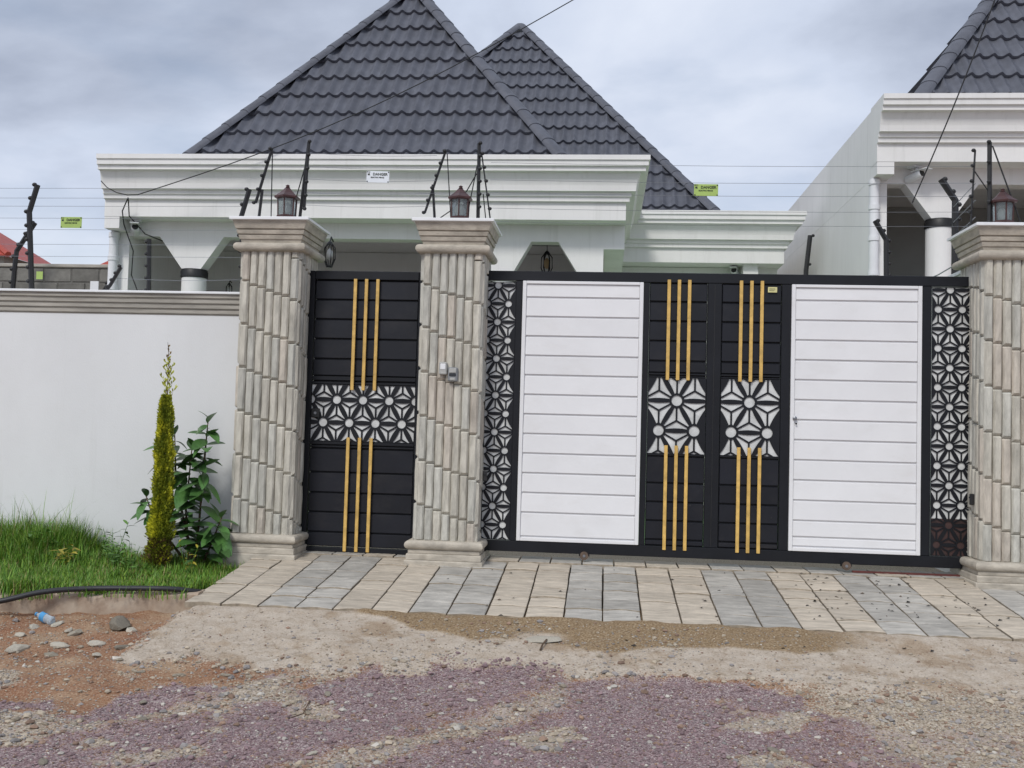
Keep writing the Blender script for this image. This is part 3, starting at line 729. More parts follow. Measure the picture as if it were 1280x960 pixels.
post(f2, [(-2.069, -.05, 2.765), (-2.043, -.05, 3.076)], .013, 0, name='support')
post(f2, [(-2.099, -.05, 2.958), (-1.97, -.05, 3.439)], .013, 5, 0, 1, (-.7, -.7, 0))
post(f2, [(-1.954, -.05, 2.765), (-1.965, -.05, 3.43)], .005, 0, name='stay')
post(f2, [(-1.702, -.05, 2.765), (-1.641, -.05, 3.497)], .014, 0, name='support')
post(f2, [(-1.655, -.07, 2.902), (-1.632, -.07, 3.497)], .013, 6, 0, 1, (.5, -.8, 0))
post(f2, [(-1.80, -.0, 2.77), (-1.751, -.02, 2.993), (-1.65, -.05, 3.348)], .005, 0, name='stay')
post(f2, [(-.592, -.05, 2.882), (-.427, -.05, 3.421)], .011, 6, 0, 1, (-.5, -.8, 0))
post(f2, [(-.499, -.05, 2.765), (-.53, -.05, 3.127)], .012, 0, name='support')
post(f2, [(-.413, -.05, 3.40), (-.362, -.02, 2.765)], .005, 0, name='stay')
post(f2, [(-.57, -.03, 2.765), (-.36, .02, 2.93), (-.236, .0, 3.093), (-.15, -.05, 3.226)], .005, 0, name='stay')
wires(f2, -1.64, -.50, [(3.40, 3.38), (3.28, 3.27), (3.17, 3.16), (3.05, 3.05), (2.94, 2.94)], -.06)
f3 = empty('electric_fence', (0, 0, 0), 'electric fence strands strung high above the sliding gate', 'fence', 'electric fence sections')
post(f3, [(-.127, -.05, 2.765), (-.136, -.05, 3.488)], .017, 7, .08, 1, (.6, -.8, 0))
post(f3, [(-.112, -.05, 3.40), (-.017, -.05, 2.80)], .007, 6, 0, 1, (.7, -.7, 0))
post(f3, [(-.25, .02, 2.765), (-.15, -.04, 3.30)], .005, 0, name='stay')
post(f3, [(-.055, -.02, 2.765), (-.09, -.04, 3.05)], .005, 0, name='stay')
post(f3, [(3.952, -.05, 2.765), (3.986, -.05, 3.436)], .008, 6, .05, 1, (-1, 0, 0))
post(f3, [(4.104, -.05, 2.765), (4.100, -.05, 3.503)], .018, 5, .1, 1, (-.5, -.8, 0))
post(f3, [(4.12, -.06, 3.47), (4.37, -.06, 2.765)], .006, 0, name='stay')
post(f3, [(3.97, -.05, 3.28), (4.09, -.05, 3.10)], .005, 0, name='stay')
wires(f3, -.03, 3.96, [(3.32, 3.30), (3.17, 3.16), (3.06, 3.05), (2.925, 2.92), (2.81, 2.80)], -.06)

def danger_sign(loc, m, label, ry=0.0):
    t = empty('warning_sign', loc, label, 'sign', 'danger signs hung on the electric fence'); t.rotation_euler = (0, R(ry), 0)
    MB().box(-.1, .1, -.001, .002, -.05, .05).build('plate', m, t, bevel=.0008)
    def put(txt, size, x, z, al='LEFT', name='lettering'):
        me = text_mesh(txt, size, al); o = link(name, me, INK, t, (x, -.0025, z)); o.rotation_euler = (R(90), 0, 0)
    put('DANGER', .032, -.045, .022)
    put('ELECTRIC FENCE', .0155, -.062, -.006)
    MB().prism([(-.088, .012), (-.070, .012), (-.078, .040), (-.064, .040), (-.082, .046), (-.078, .026), (-.092, .026)], -.0028, -.0012).build('bolt_mark', INK, t)
    for sx in (-.092, .092):
        for sz in (-.042, .042): MB().ball((sx, -.003, sz), .0055, 6, 4).build('tie', BLACKP, t)
danger_sign((-3.865, .092, 2.80), GREENS, 'green DANGER sign on the fence wires above the white wall')
danger_sign((-1.010, -.072, 3.188), WHITES, 'white DANGER sign on the fence wires between the two left pillars', 1.5)
danger_sign((1.80, -.072, 3.088), GREENS, 'green DANGER sign hanging over the sliding gate near the roof', 0.5)

# ------------------------------------------------------------------ houses
TILE_W, TILE_C = .182, .42
def wave(u):                # height of the pressed sheet across one tile (u in 0..1)
    return .025*(math.cos(2*math.pi*(u-.5))+.25*math.cos(4*math.pi*(u-.5)))
def tile_mesh():
    b = MB(); n = 8; us = [k/n for k in range(n+1)]
    rows = [(0.0, .044-.040), (0.0, .044), (.10, .039), (TILE_C*.55, .018), (TILE_C+.012, 0.0)]
    for v, h in rows:
        for u in us: b.v.append(((u-.5)*TILE_W, v, wave(u)+h))
    for i in range(len(rows)-1):
        for k in range(n): b.f.append((i*(n+1)+k, i*(n+1)+k+1, (i+1)*(n+1)+k+1, (i+1)*(n+1)+k))
    me = b.mesh('tile', smooth=True); me.materials.append(ROOF); return me
TILE = tile_mesh()
CAPM = None
def cap_mesh():
    b = MB(); n = 8; L = .36
    for v, s in ((0, .97), (.006, .97), (L*.5, .94), (L+.03, .91)):
        for k in range(n+1):
            a = math.pi*k/n; b.v.append((-.125*s*math.cos(a), v, .085*s*math.sin(a)**.8-.035+(.004 if v < .01 else 0)))
    for v in (0,):
        pass
    for i in range(3):
        for k in range(n): b.f.append((i*(n+1)+k, i*(n+1)+k+1, (i+1)*(n+1)+k+1, (i+1)*(n+1)+k))
    b.f.append(tuple(range(n, -1, -1)))
    me = b.mesh('ridge_cap', smooth=True); me.materials.append(ROOF); return me
CAPM = cap_mesh()
def make_roof(parent, cx, y0, hw, zb, zt, xmin=-99, xmax=99, caps=('l', 'r')):
    """steep square pyramid roof of pressed metal tiles"""
    rf = empty('roof'); rf.parent = parent
    base = [Vector((cx-hw, y0, zb)), Vector((cx+hw, y0, zb)), Vector((cx+hw, y0+2*hw, zb)), Vector((cx-hw, y0+2*hw, zb))]
    apex = Vector((cx, y0+hw, zt))
    # front face: tile by tile
    mid = (base[0]+base[1])/2; vdir = (apex-mid); SL = vdir.length; vdir.normalize(); udir = Vector((1, 0, 0)); nrm = udir.cross(vdir)
    M = Matrix((udir, vdir, nrm)).transposed().to_4x4(); M.translation = mid
    nc = int(math.ceil(SL/TILE_C)); rest = MB()
    for c in range(nc):
        v0 = c*TILE_C; w0 = hw*(1-v0/SL); w1 = hw*(1-(v0+TILE_C)/SL)
        if w0 <= 0.02: break
        k0 = int(math.floor(-w0/TILE_W))-1
        for k in range(k0, -k0+1):
            u = (k+.5)*TILE_W
            if abs(u)-TILE_W/2 > w0: continue
            x = cx+u
            full = abs(u)+TILE_W/2 < w1
            L = M @ Matrix.Translation((u, v0, 0))
            vis = xmin < x < xmax
            if full and vis:
                o = link('tile', TILE, None, rf); o.matrix_basis = L
            else:
                bm = bmesh.new(); bm.from_mesh(TILE)
                for sgn in (-1, 1):
                    # plane through the hip, in the tile's own frame
                    pn = Vector((sgn*SL, hw, 0)).normalized()
                    bmesh.ops.bisect_plane(bm, geom=bm.verts[:]+bm.edges[:]+bm.faces[:], plane_co=Vector((-u, SL-v0, 0)), plane_no=pn, clear_outer=True)
                if not bm.faces: bm.free(); continue
                if vis:
                    me = bpy.data.meshes.new('tile'); bm.to_mesh(me); me.materials.append(ROOF)
                    o = link('tile', me, None, rf); o.matrix_basis = L
                else:
                    bm.verts.ensure_lookup_table(); vs = [tuple(L @ v.co) for v in bm.verts]
                    bm.verts.index_update(); rest.add(vs, [tuple(v.index for v in f.verts) for f in bm.faces])
                bm.free()
    if rest.f: tag(rest.build('roof_sheet', ROOF, rf, smooth=True), kind='stuff')
    # other three faces, seen from nowhere near: stepped courses of sheet
    for i in (1, 2, 3):
        A, B = base[i], base[(i+1) % 4]; b = MB()
        nrm_ = (B-A).cross(apex-A).normalized()
        for c in range(nc):
            t0, t1 = c/nc, (c+1)/nc
            P0, P1 = A.lerp(apex, t0)+nrm_*.05, B.lerp(apex, t0)+nrm_*.05; Q0, Q1 = A.lerp(apex, t1)+nrm_*.015, B.lerp(apex, t1)+nrm_*.015
            b.add([P0, P1, Q1, Q0, P0-nrm_*.035, P1-nrm_*.035], [(0, 1, 2, 3), (4, 5, 1, 0)])
        b.build('roof_course', ROOF, rf)
    # hips
    for i in (0, 1, 2, 3):
        A = base[i]; d = (apex-A); L = d.length; d.normalize()
        side = d.cross(Vector((0, 0, 1))).normalized(); up = side.cross(d).normalized()
        MM = Matrix((side, d, up)).transposed().to_4x4()
        if i > 1:
            continue
        n = int(L/.36)
        for k in range(n+1):
            if k*.36 > L-.34: break
            o = link('ridge_cap', CAPM, None, rf); m_ = MM.copy(); m_.translation = A+d*(k*.36)+up*.045; o.matrix_basis = m_
    return rf
CORN = [(-.30, 4.33), (.27, 4.33), (.27, 4.272), (.252, 4.268), (.252, 4.205), (.222, 4.198), (.222, 4.148), (.165, 4.142), (.135, 4.07), (.118, 4.0), (.112, 3.945), (.112, 3.932),
        (.062, 3.926), (.062, 3.878), (.040, 3.872), (.040, 3.82), (0, 3.814), (0, 3.60), (-.30, 3.60)]
def make_camera_unit(loc, label, yaw=0):
    t = empty('security_camera', loc, label, 'camera', 'white security cameras on the houses'); t.rotation_euler.z = yaw
    MB().box(-.05, .05, -.03, .07, .07, .12).build('bracket', PVC, t, bevel=.008)
    MB().tube([(0, 0, .08), (0, -.01, .03)], .014, 8).build('arm', PVC, t)
    t.scale = (1.35, 1.35, 1.35)
    b = MB().lathe([(.036, -.10), (.038, .05), (.030, .06)], 14).build('body', PVC, t, smooth=True); b.rotation_euler = (R(78), 0, 0)
    MB().lathe([(.030, 0), (.030, .008)], 12).build('lens', BLACKP, b, smooth=True, loc=(0, 0, .056))
    MB().box(-.042, .042, -.14, .03, .032, .042).build('sun_shield', PVC, t, bevel=.004)
def make_house(ox, oz, label, full):
    t = empty('house', (ox, 0, oz), label, 'house', 'white villas with steep dark roofs')
    wall = lambda n, m, *b: MB().box(*b).build(n, m, t)
    if full: path = [(-5.39, 3.57), (1.2, 3.57), (1.2, 6.52), (3.6, 6.52), (3.6, 15)]
    else: path = [(-5.39, 3.57), (1.2, 3.57), (1.2, 9)]
    path_sweep(path, CORN).build('cornice', PLASTER, t)
    bot = -.2-oz
    wall('side_wall', PLASTER, -5.386, -5.19, 3.87, 15, bot, 3.448)
    wall('side_wall', PLASTER, -5.387, -5.19, 3.574, 15, 3.45, 4.30)
    wall('ceiling', PLASTER, -5.188, 1.19, 3.6, 9.0, 3.606, 3.70)
    wall('roof_slab', CONC, -5.18, 1.1, 3.7, 15, 4.18, 4.26)
    wall('drop_beam', PLASTER, .942, 1.196, 4.092, 6.5, 3.302, 3.604)
    # porch front: beam with chamfered openings
    poly = [(-5.19, 3.604), (-5.19, 3.405), (-4.785, 3.405), (-4.476, 2.99), (-4.22, 2.99), (-3.93, 3.405), (-.735, 3.395), (-.44, 2.992), (-.184, 2.992), (.036, 3.386), (.377, 3.386), (.625, 2.995), (.625, bot), (.94, bot), (.94, 3.30), (1.197, 3.30), (1.197, 3.604)]
    dx = 0 if full else -.19
    poly = [(x+(dx if 2 <= i_ <= 5 else 0), z) for i_, (x, z) in enumerate(poly)]
    b = MB(); b.prism(poly, 3.87, 4.09); b.build('porch_beam', PLASTER, t)
    wall('pier', PLASTER, .80, .938, 4.092, 6.6, bot, 3.298)
    for cxx in (-4.348+dx, -.312):
        c = MB().lathe([(.158, bot), (.158, 2.878)], 24, (cxx, 3.98, 0)).build('column', PLASTER, t, smooth=True)
        MB().lathe([(.164, 2.88), (.174, 2.888), (.174, 2.958), (.166, 2.972), (.166, 2.989)], 24, (cxx, 3.98, 0)).build('black_band', BLACKP, c, smooth=True)
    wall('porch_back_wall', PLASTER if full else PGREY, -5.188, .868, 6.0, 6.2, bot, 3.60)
    wall('porch_floor', CONC, -5.188, .868, 4.3, 6.0, bot, .1-oz*.2)
    wall('porch_parapet', PLASTER, -4.1, .60, 3.92, 4.04, bot, 2.30)
    d = MB().box(-5.30+.12, -4.72, 5.96, 5.998, .1, 2.9).build('door', BROWN, t)
    MB().box(-5.185, -4.70, 5.94, 5.958, 2.9, 2.97).build('door_head', BROWN, d)
    MB().tube([(-4.78, 5.93, 1.1), (-4.78, 5.93, 1.25)], .012, 6).build('handle', WIRE, d)
    # drain pipe at the corner
    dp = MB().tube([(-5.36, 3.79, 3.44), (-5.36, 3.79, bot)], .058, 14).build('drain_pipe', PVC, t, smooth=True)
    for zz in (3.40, 3.10, 2.72, 2.30): MB().tube([(-5.36, 3.79, zz-.03), (-5.36, 3.79, zz+.03)], .068, 14).build('pipe_joint', PVC, dp, smooth=True)
    if full:
        wall('back_wall', PLASTER, .94, 3.58, 6.98, 7.2, bot, 3.60)
        wall('ceiling', PLASTER, 1.19, 3.58, 6.56, 15, 3.606, 3.70)
        wall('roof_slab', CONC, 1.1, 3.5, 6.7, 15, 4.18, 4.26)
        wall('pier', PLASTER, 3.02, 3.24, 6.62, 6.978, bot, 3.604)
        wall('side_wall', PLASTER, 3.38, 3.58, 7.2, 15, bot, 3.60)
        wall('rear_wall', PLASTER, -5.18, 3.58, 14.8, 15, bot, 3.60)
        wall('side_wall', PLASTER, .869, .94, 6.602, 6.978, bot, 3.60)
        # shallow recess panel in the porch ceiling above the pendant
        wall('ceiling_recess', PGREY, -.15, .35, 4.7, 5.3, 3.596, 3.6055)
        make_roof(t, -2.1, 3.95, 2.65, 4.25, 7.85)
        make_roof(t, -.8, 6.95, 3.62, 4.25, 8.88, xmin=-1.3)
    else:
        make_roof(t, -2.1-.19, 3.95, 2.65, 4.25, 7.85, xmax=-1.0)
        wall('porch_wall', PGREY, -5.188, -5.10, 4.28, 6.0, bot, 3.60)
    return t
make_house(0, 0, 'white villa with two steep dark tiled roofs behind the gate', True)
make_house(9.54, .73, 'white villa with dark tiled roof cut off by the right edge', False)
make_camera_unit((-5.06, 3.76, 3.475), 'white security camera under the eaves left of the stone pillars', R(20))
make_camera_unit((2.92, 6.85, 3.52), 'white security camera under the low eaves behind the gold bars', R(-15))
make_camera_unit((4.66, 3.76, 4.21), 'white security camera under the eaves of the right hand villa', R(35))

# porch lamps
def wall_lamp(loc, label, s=1.0, hang=False):
    t = empty('porch_lamp', loc, label, 'lamp'); t.scale = (s, s, s)
    for k in range(6):
        a = k*math.pi/3
        pts = [(.02*math.cos(a), .02*math.sin(a), .17), (.075*math.cos(a), .075*math.sin(a), .10), (.08*math.cos(a), .08*math.sin(a), -.05), (.035*math.cos(a), .035*math.sin(a), -.16)]
        MB().tube(pts, .009, 5).build('cage_bar', BLACKP, t)
    MB().lathe([(.02, -.06), (.04, -.02), (.04, .05), (.015, .09)], 10).build('bulb', mat('amber_bulb', (.55, .40, .22), .2, .1, 9, 0) if hang else BULB, t, smooth='all')
    MB().lathe([(.04, -.175), (.045, -.165), (.03, -.15)], 10).build('base', BLACKP, t); MB().lathe([(.05, .15), (.03, .18), (.008, .20)], 10).build('top', BLACKP, t)
    if hang:
        MB().tube([(0, 0, .19), (0, 0, .30)], .006, 5).build('chain', BLACKP, t); MB().lathe([(.05, .29), (.05, .31)], 12).build('ceiling_rose', BLACKP, t)
    else:
        MB().tube([(0, 0, .19), (0, .05, .26), (0, .16, .22)], .012, 6).build('arm', BLACKP, t)
wall_lamp((-1.535, .36, 2.575), 'black caged wall lantern on the house side of the left pillar', .66)
wall_lamp((.17, 5.0, 3.29), 'amber pendant lamp hanging in the chamfered porch opening', .95, True)
wall_lamp((-4.60, 5.84, 2.98), 'small black wall lamp in the porch behind the column', .6)

tag(MB().add([(-5.15, 1.1, -.112), (4.0, 1.1, -.112), (4.0, 6.9, -.112), (-5.15, 6.9, -.112)], [(0, 1, 2, 3)]).build('yard', mat('yard_bounce', (.26, .46, .21), .9, .2, 4, .3, 40)), 'unseen pale green yard added between gate and villa for bounce light', kind='structure')  # unseen sheet added, its green lightened to bounce light up under the eaves
# dividing wall between the plots, with its posts
t = empty('dividing_wall', (0, 0, 0), 'white dividing wall between the two villas behind the gate', 'wall')
MB().box(4.02, 4.20, .24, 3.5, -.3, 2.47).build('wall', PLASTER, t); MB().box(4.0, 4.22, .23, 3.52, 2.472, 2.50).build('cap', WHITECAP, t)
f4 = empty('electric_fence', (0, 0, 0), 'black fence posts standing between the two villas', 'fence', 'electric fence sections')
post(f4, [(4.12, 3.0, 2.49), (4.11, 3.0, 3.28), (3.985, 3.0, 3.50)], .030, 7, .25, 1, (1, 0, 0), isz=.026)
post(f4, [(4.10, .75, 2.49), (4.10, .75, 3.205), (3.975, .75, 3.40)], .030, 7, .15, 1, (1, 0, 0), isz=.026)
post(f4, [(3.74, 5.6, -.2), (3.74, 5.6, 3.35), (3.79, 5.6, 3.84)], .035, 2, .9, 1, (1, 0, 0), isz=.026)
for z in (3.16, 3.02, 2.88): MB().tube([(3.99, -.05, z), (4.08, .75, z-.02)], .0035, 5).build('wire', WIRE, f4)
MB().tube([(3.7, 2.6, 2.46), (4.0, .9, 2.55), (4.05, .4, 2.60)], .006, 5).build('wire', WIRE, f4)

# ------------------------------------------------------------------ raw block wall and red roofs far left
def make_block_wall():
    t = empty('block_wall', (0, 0, 0), 'unplastered grey block wall behind the white boundary wall at far left', 'wall')
    MB().box(-14, -5.75, 5.0, 5.18, -.2, 3.16).build('mortar', MORTAR, t)
    me = MB().box(-.195, .195, -.012, .05, -.093, .093).mesh('block', bevel=.008); me.materials.append(BLOCKW)
    for j in range(5):
        for k in range(22):
            x = -5.97-k*.41-(.2 if j % 2 else 0)
            if x < -13.8: continue
            o = link('block', me, None, t, (x, 5.0+rnd.uniform(-.004, .004), 3.05-.205*j))
    MB().box(-14.02, -5.73, 4.97, 5.21, 3.16, 3.21).build('coping', COPING, t, bevel=.01)
make_block_wall()
f5 = empty('electric_fence', (0, 0, 0), 'small distant fence post before the grey block wall', 'fence', 'electric fence sections')
post(f5, [(-7.22, 4.6, 2.4), (-7.20, 4.6, 3.05), (-7.18, 4.6, 3.32), (-6.93, 4.6, 3.72)], .032, 6, .35, 1, (-1, 0, 0), isz=.034)
post(f5, [(-6.2, 4.85, 2.45), (-6.05, 4.85, 2.78), (-5.78, 4.85, 3.22)], .022, 5, .2, 1, (-1, 0, .3), isz=.026)
MB().box(-6.22, -6.10, 4.84, 4.85, 2.75, 2.95).build('tag', PVC, f5)
def red_house(x0, x1, y, zb, zt, xr, label):
    t = empty('red_roof_house', ((x0+x1)/2, y, 0), label, 'house'); t.location = (0, 0, 0)
    MB().box(x0+.4, x1-.4, y+.4, y+3.6, -.3, zb+.1).build('wall', PGREY, t)
    n = 10; dx = (x1-x0)
    for k in range(9):
        a, b = k/9, (k+1)/9
        L = lambda f: Vector((x0+(xr-x0)*f, y+2*f, zb+(zt-zb)*f)); Rr = lambda f: Vector((x1+(xr-x1)*f, y+2*f, zb+(zt-zb)*f))
        up = Vector((0, -.03, .05))
        MB().add([L(a)+up, Rr(a)+up, Rr(b), L(b), L(a), Rr(a)], [(0, 1, 2, 3), (4, 5, 1, 0)]).build('roof_course', REDROOF, t)
    MB().add([(x1, y, zb), (x1, y+4, zb), (xr, y+2, zt)], [(0, 1, 2)]).build('roof_side', REDROOF, t)
    MB().add([(x0, y, zb), (x0, y+4, zb), (xr, y+2, zt)], [(2, 1, 0)]).build('roof_side', REDROOF, t)
    MB().tube([(x1, y, zb+.06), (xr, y+2, zt+.06)], .12, 6).build('ridge_cap', REDROOF, t)
red_house(-28, -20.2, 25, 6.7, 9.2, -24.1, 'red roofed house far off at the left edge')
red_house(-16.85, -11, 25, 6.35, 9.0, -14.0, 'red roofed house peeping out beside the villa corner')

# ------------------------------------------------------------------ overhead cables
def cable(name, pts, r, label):
    c = MB().tube(pts, r, 5).build(name, CABLE); return tag(c, label, 'cable', 'black overhead cables')
def sag(a, b, s, n=14):
    a, b = Vector(a), Vector(b); return [a.lerp(b, k/n)-Vector((0, 0, s*math.sin(math.pi*k/n))) for k in range(n+1)]
cable('overhead_cable', [(-5.30, 3.28, 3.98), (-5.22, 3.28, 3.90), (-5.08, 3.26, 3.83), (-4.93, 3.24, 3.795)]+sag((-4.80, 3.24, 3.80), (.62, 3.24, 6.25), .22), .0065, 'black cable rising from the villa corner across the left roof')
cable('overhead_cable', sag((-1.75, 3.6, 4.40), (-.1, 5.2, 5.05), .05), .005, 'thin black cable lying across the lower part of the left roof')
cable('overhead_cable', sag((4.45, 3.2, 3.75), (5.28, 2.6, 6.3), .08), .008, 'black cable dropping steeply past the right hand villa')
cable('overhead_cable', [(-5.0, 3.4, 3.80), (-5.12, 3.5, 3.65), (-5.14, 3.6, 3.50), (-5.10, 3.8, 3.2), (-5.16, 3.9, 2.9), (-4.98, 3.9, 2.5)], .008, 'thin black cable dangling down the villa corner by the drain pipe')
cable('overhead_cable', [(-5.0, 3.4, 3.80), (-5.05, 3.55, 3.60), (-4.95, 3.8, 3.42), (-4.78, 3.98, 3.36)], .008, 'short black cable looping under the eaves to the security camera')

# ------------------------------------------------------------------ kerb, hose
def make_kerb():
    t = empty('kerb', (0, 0, 0), 'low concrete kerb holding the grass strip', 'kerb')
    xs = np.linspace(-6.2, -1.88, 40)
    b = MB(); r = random.Random(5)
    for x in xs:
        y = kerb_y(x); j = r.uniform(-.016, .016); k = r.uniform(-.022, .008)
        b.v += [(x, y+j, -.5), (x, y+j, -.215+k), (x, y+.012+j, -.20+k), (x, y+.11, -.195+k), (x, y+.115, -.5)]
    for i in range(len(xs)-1):
        for q in range(4): b.f.append((i*5+q, i*5+q+1, i*5+q+6, i*5+q+5))
    b.f.append((0, 1, 2, 3, 4)); e = 5*(len(xs)-1); b.f.append((e+4, e+3, e+2, e+1, e))
    b.build('kerb_stone', mat('kerb_concrete', (.30, .215, .155), .9, .35, 7, .9, 30, col2=(.50, .42, .33)), t)
make_kerb()
hp = [(-5.2, -2.62, -.335), (-4.2, -2.32, -.325), (-3.55, -2.12, -.30), (-3.1, -1.99, -.235), (-2.85, -1.86, -.178), (-2.6, -1.73, -.165), (-2.3, -1.63, -.165), (-2.05, -1.55, -.172), (-1.93, -1.47, -.195), (-1.90, -1.40, -.21)]
cu = []
for i in range(len(hp)-1):
    p0, p1, p2, p3 = [Vector(hp[max(0, min(len(hp)-1, i+k))]) for k in (-1, 0, 1, 2)]
    for s_ in range(5):
        u = s_/5; cu.append(.5*((2*p1)+(-p0+p2)*u+(2*p0-5*p1+4*p2-p3)*u*u+(-p0+3*p1-3*p2+p3)*u**3))
tag(MB().tube(cu, .019, 8).build('water_hose', HOSE, smooth='all'), 'black plastic hose lying along the kerb of the grass strip', 'hose')

# ------------------------------------------------------------------ vegetation
def strip_mesh(name, V, F, C, m, parent=None):
    me = bpy.data.meshes.new(name); V = np.asarray(V, np.float32).reshape(-1, 3); F = np.asarray(F, np.int32)
    me.from_pydata(V.tolist(), [], F.tolist())
    a = me.color_attributes.new('col', 'FLOAT_COLOR', 'POINT'); C = np.asarray(C, np.float32).reshape(-1, 3)
    a.data.foreach_set('color', np.hstack([C, np.ones((len(C), 1), np.float32)]).ravel())
    return link(name, me, m, parent)
def make_grass():
    r = random.Random(21); V = []; F = []; C = []
    def blade(x, y, z, h, lean, az, w, c):
        dx, dy = math.cos(az), math.sin(az); px, py = -dy*w, dx*w
        b = len(V)
        for k, (t, ww) in enumerate(((0, 1), (.4, .85), (.75, .5))):
            ox, oy = dx*lean*t*t*h, dy*lean*t*t*h; zz = z+h*t*(1-.25*lean*t)
            V.append((x+ox-px*ww, y+oy-py*ww, zz)); V.append((x+ox+px*ww, y+oy+py*ww, zz))
        V.append((x+dx*lean*h, y+dy*lean*h, z+h*(1-.28*lean)))
        F.extend([(b, b+1, b+3), (b, b+3, b+2), (b+2, b+3, b+5), (b+2, b+5, b+4), (b+4, b+5, b+6)])
        for k in range(7): C.append(c)
    n = 0
    while n < 42000:
        x = r.uniform(-4.7, -1.84); y = r.uniform(-1.95, -.03)
        if y < kerb_y(x)+.05-r.random()**6*.16: continue
        if x > -1.95 and y < -1.2: continue
        if x > -1.86-.05*r.random() : continue
        if -2.25 < x and y > -.40: continue
        if fbm(x+3, y+8, 2.4, 3) < -.28 and r.random() < .7: continue
        f = fbm(x, y, 1.6, 3)
        back = sstep(-1.0, -.25, y); lft = sstep(-3.05, -3.6, x+.3*f)
        h = (.08+.06*r.random()+.07*max(0, f))*(1-.3*sstep(-3.0, -2.5, x))+back*(.0+.07*r.random())+back*lft*(.12+.20*r.random())
        if r.random() < .03: h *= 1.5
        g = r.random(); d = .8+.4*r.random()
        c = (.095*d+.14*g*g, .235*d+.13*g*g, .028*d)
        if r.random() < .09: c = (.30, .25, .10)
        blade(x, y, -.235+.02*fbm(x, y, 2.0, 3), h, r.uniform(.05, .75), r.uniform(0, 6.283), r.uniform(.0025, .0048), c); n += 1
    tag(strip_mesh('grass', V, F, C, GRASSM), 'lush green grass strip between the white wall and the kerb', 'grass', kind='stuff')
make_grass()

def make_cypress():
    t = empty('cypress_tree', (-2.64, -.5, -.22), 'slim yellow green columnar cypress with a dry leader in front of the white wall', 'tree')
    r = random.Random(3)
    MB().tube([(0, 0, -.1), (.01, 0, .5), (0, .01, 1.0), (.015, 0, 1.42)], [.02, .016, .011, .006], 7).build('trunk', BARK, t)
    V = []; F = []; C = []
    def prof(z):                        # half width of the column at height z
        return plin([0, .12, .35, .8, 1.15, 1.34, 1.42, 1.46], [.078, .090, .082, .068, .055, .042, .028, .012], z)
    lean = lambda z: .012*math.sin(z*3.1)+.022*(z-.6)
    for k in range(34000):
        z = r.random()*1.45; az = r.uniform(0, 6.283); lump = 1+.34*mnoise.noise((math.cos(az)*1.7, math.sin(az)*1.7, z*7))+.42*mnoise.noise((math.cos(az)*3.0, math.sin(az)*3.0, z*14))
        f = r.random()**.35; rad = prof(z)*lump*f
        
        cx, cy = lean(z)+rad*math.cos(az), rad*math.sin(az)
        L = r.uniform(.014, .036); w = L*r.uniform(.16, .26); up = r.uniform(.5, 1.3); a2 = az+r.uniform(-.7, .7)
        d = Vector((math.cos(a2), math.sin(a2), up)).normalized(); s = d.cross(Vector((r.uniform(-1, 1), r.uniform(-1, 1), r.uniform(-1, 1)))).normalized()*w
        p = Vector((cx, cy, z)); b = len(V)
        V += [tuple(p), tuple(p+d*L*.55-s), tuple(p+d*L), tuple(p+d*L*.55+s)]; F += [(b, b+1, b+2), (b, b+2, b+3)]
        g = r.random(); young_lit = sstep(-.1, .35, mnoise.noise((math.cos(az)*1.5, math.sin(az)*1.5, z*5+4)))*.6+.4*g
        young_lit *= f**3; young_lit = min(1, young_lit*1.5*max(.12, (lump-.72)*2.2)); c = (.17+.60*young_lit, .22+.52*young_lit, .018+.03*young_lit)  # inner sprigs and hollows coloured darker, painting shade into the gaps
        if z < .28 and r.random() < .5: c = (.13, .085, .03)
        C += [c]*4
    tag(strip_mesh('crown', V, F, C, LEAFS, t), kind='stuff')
    V = []; F = []; C = []
    tw = MB().tube([(.022, 0, 1.36), (.012, 0, 1.55), (.02, 0, 1.72), (.0, 0, 1.90)], [.005, .004, .003, .0015], 5)
    for k in range(16):
        z = 1.40+.03*k; a = 2.4*k; L = .085*(1-k/22); q = Vector((.015, 0, z)); e = q+Vector((math.cos(a)*L*.55, math.sin(a)*L*.55, L))
        tw.tube([q, (q+e)/2+Vector((math.cos(a)*.008, math.sin(a)*.008, 0)), e], [.0025, .002, .001], 4)
        for m_ in range(9 if k < 11 else 3):
            p = q.lerp(e, .3+.7*m_/5); d = Vector((math.cos(a+m_), math.sin(a+m_), 1.2)).normalized(); s = d.cross(Vector((0, 1, .3))).normalized()*.007; l = .045*(1-k/26); b = len(V)
            V += [tuple(p), tuple(p+d*l*.5-s), tuple(p+d*l), tuple(p+d*l*.5+s)]; F += [(b, b+1, b+2), (b, b+2, b+3)]; C += [((.40, .42, .05) if k < 11 else (.28, .20, .09))]*4
    ld = tw.build('leader', BARK, t); strip_mesh('leader_leaves', V, F, C, LEAFS, ld)
make_cypress()

def leaf_mesh(name, seed, wid=.42, curl=.25):
    r = random.Random(seed); b = MB(); n = 7
    for k in range(n+1):
        t = k/n; w = wid*.5*math.sin(math.pi*min(1, t*.96+.02))**.8*(1-.18*t); z = -curl*t*t+.04*math.sin(3*t+seed)
        b.v += [(-w, t, z+.22*w), (0, t, z), (w, t, z+.22*w)]
    for k in range(n):
        for q in (0, 1): b.f.append((3*k+q, 3*k+q+1, 3*k+q+4, 3*k+q+3))
    me = bpy.data.meshes.new(name); me.from_pydata(b.v, [], b.f); me.shade_smooth(); return me
LEAVES = [leaf_mesh('leaf', s, .46+.07*(s % 3), .2+.12*(s % 4)) for s in range(5)]
for _l in LEAVES: _l.materials.append(LEAFD)
LEAFY = [leaf_mesh('leaf', s, .36, .2+.1*s) for s in range(3)]
LEAFYM = mat('leaf_light', (.085, .19, .03), .5, .25, 14, .1, 40, rand=.25)
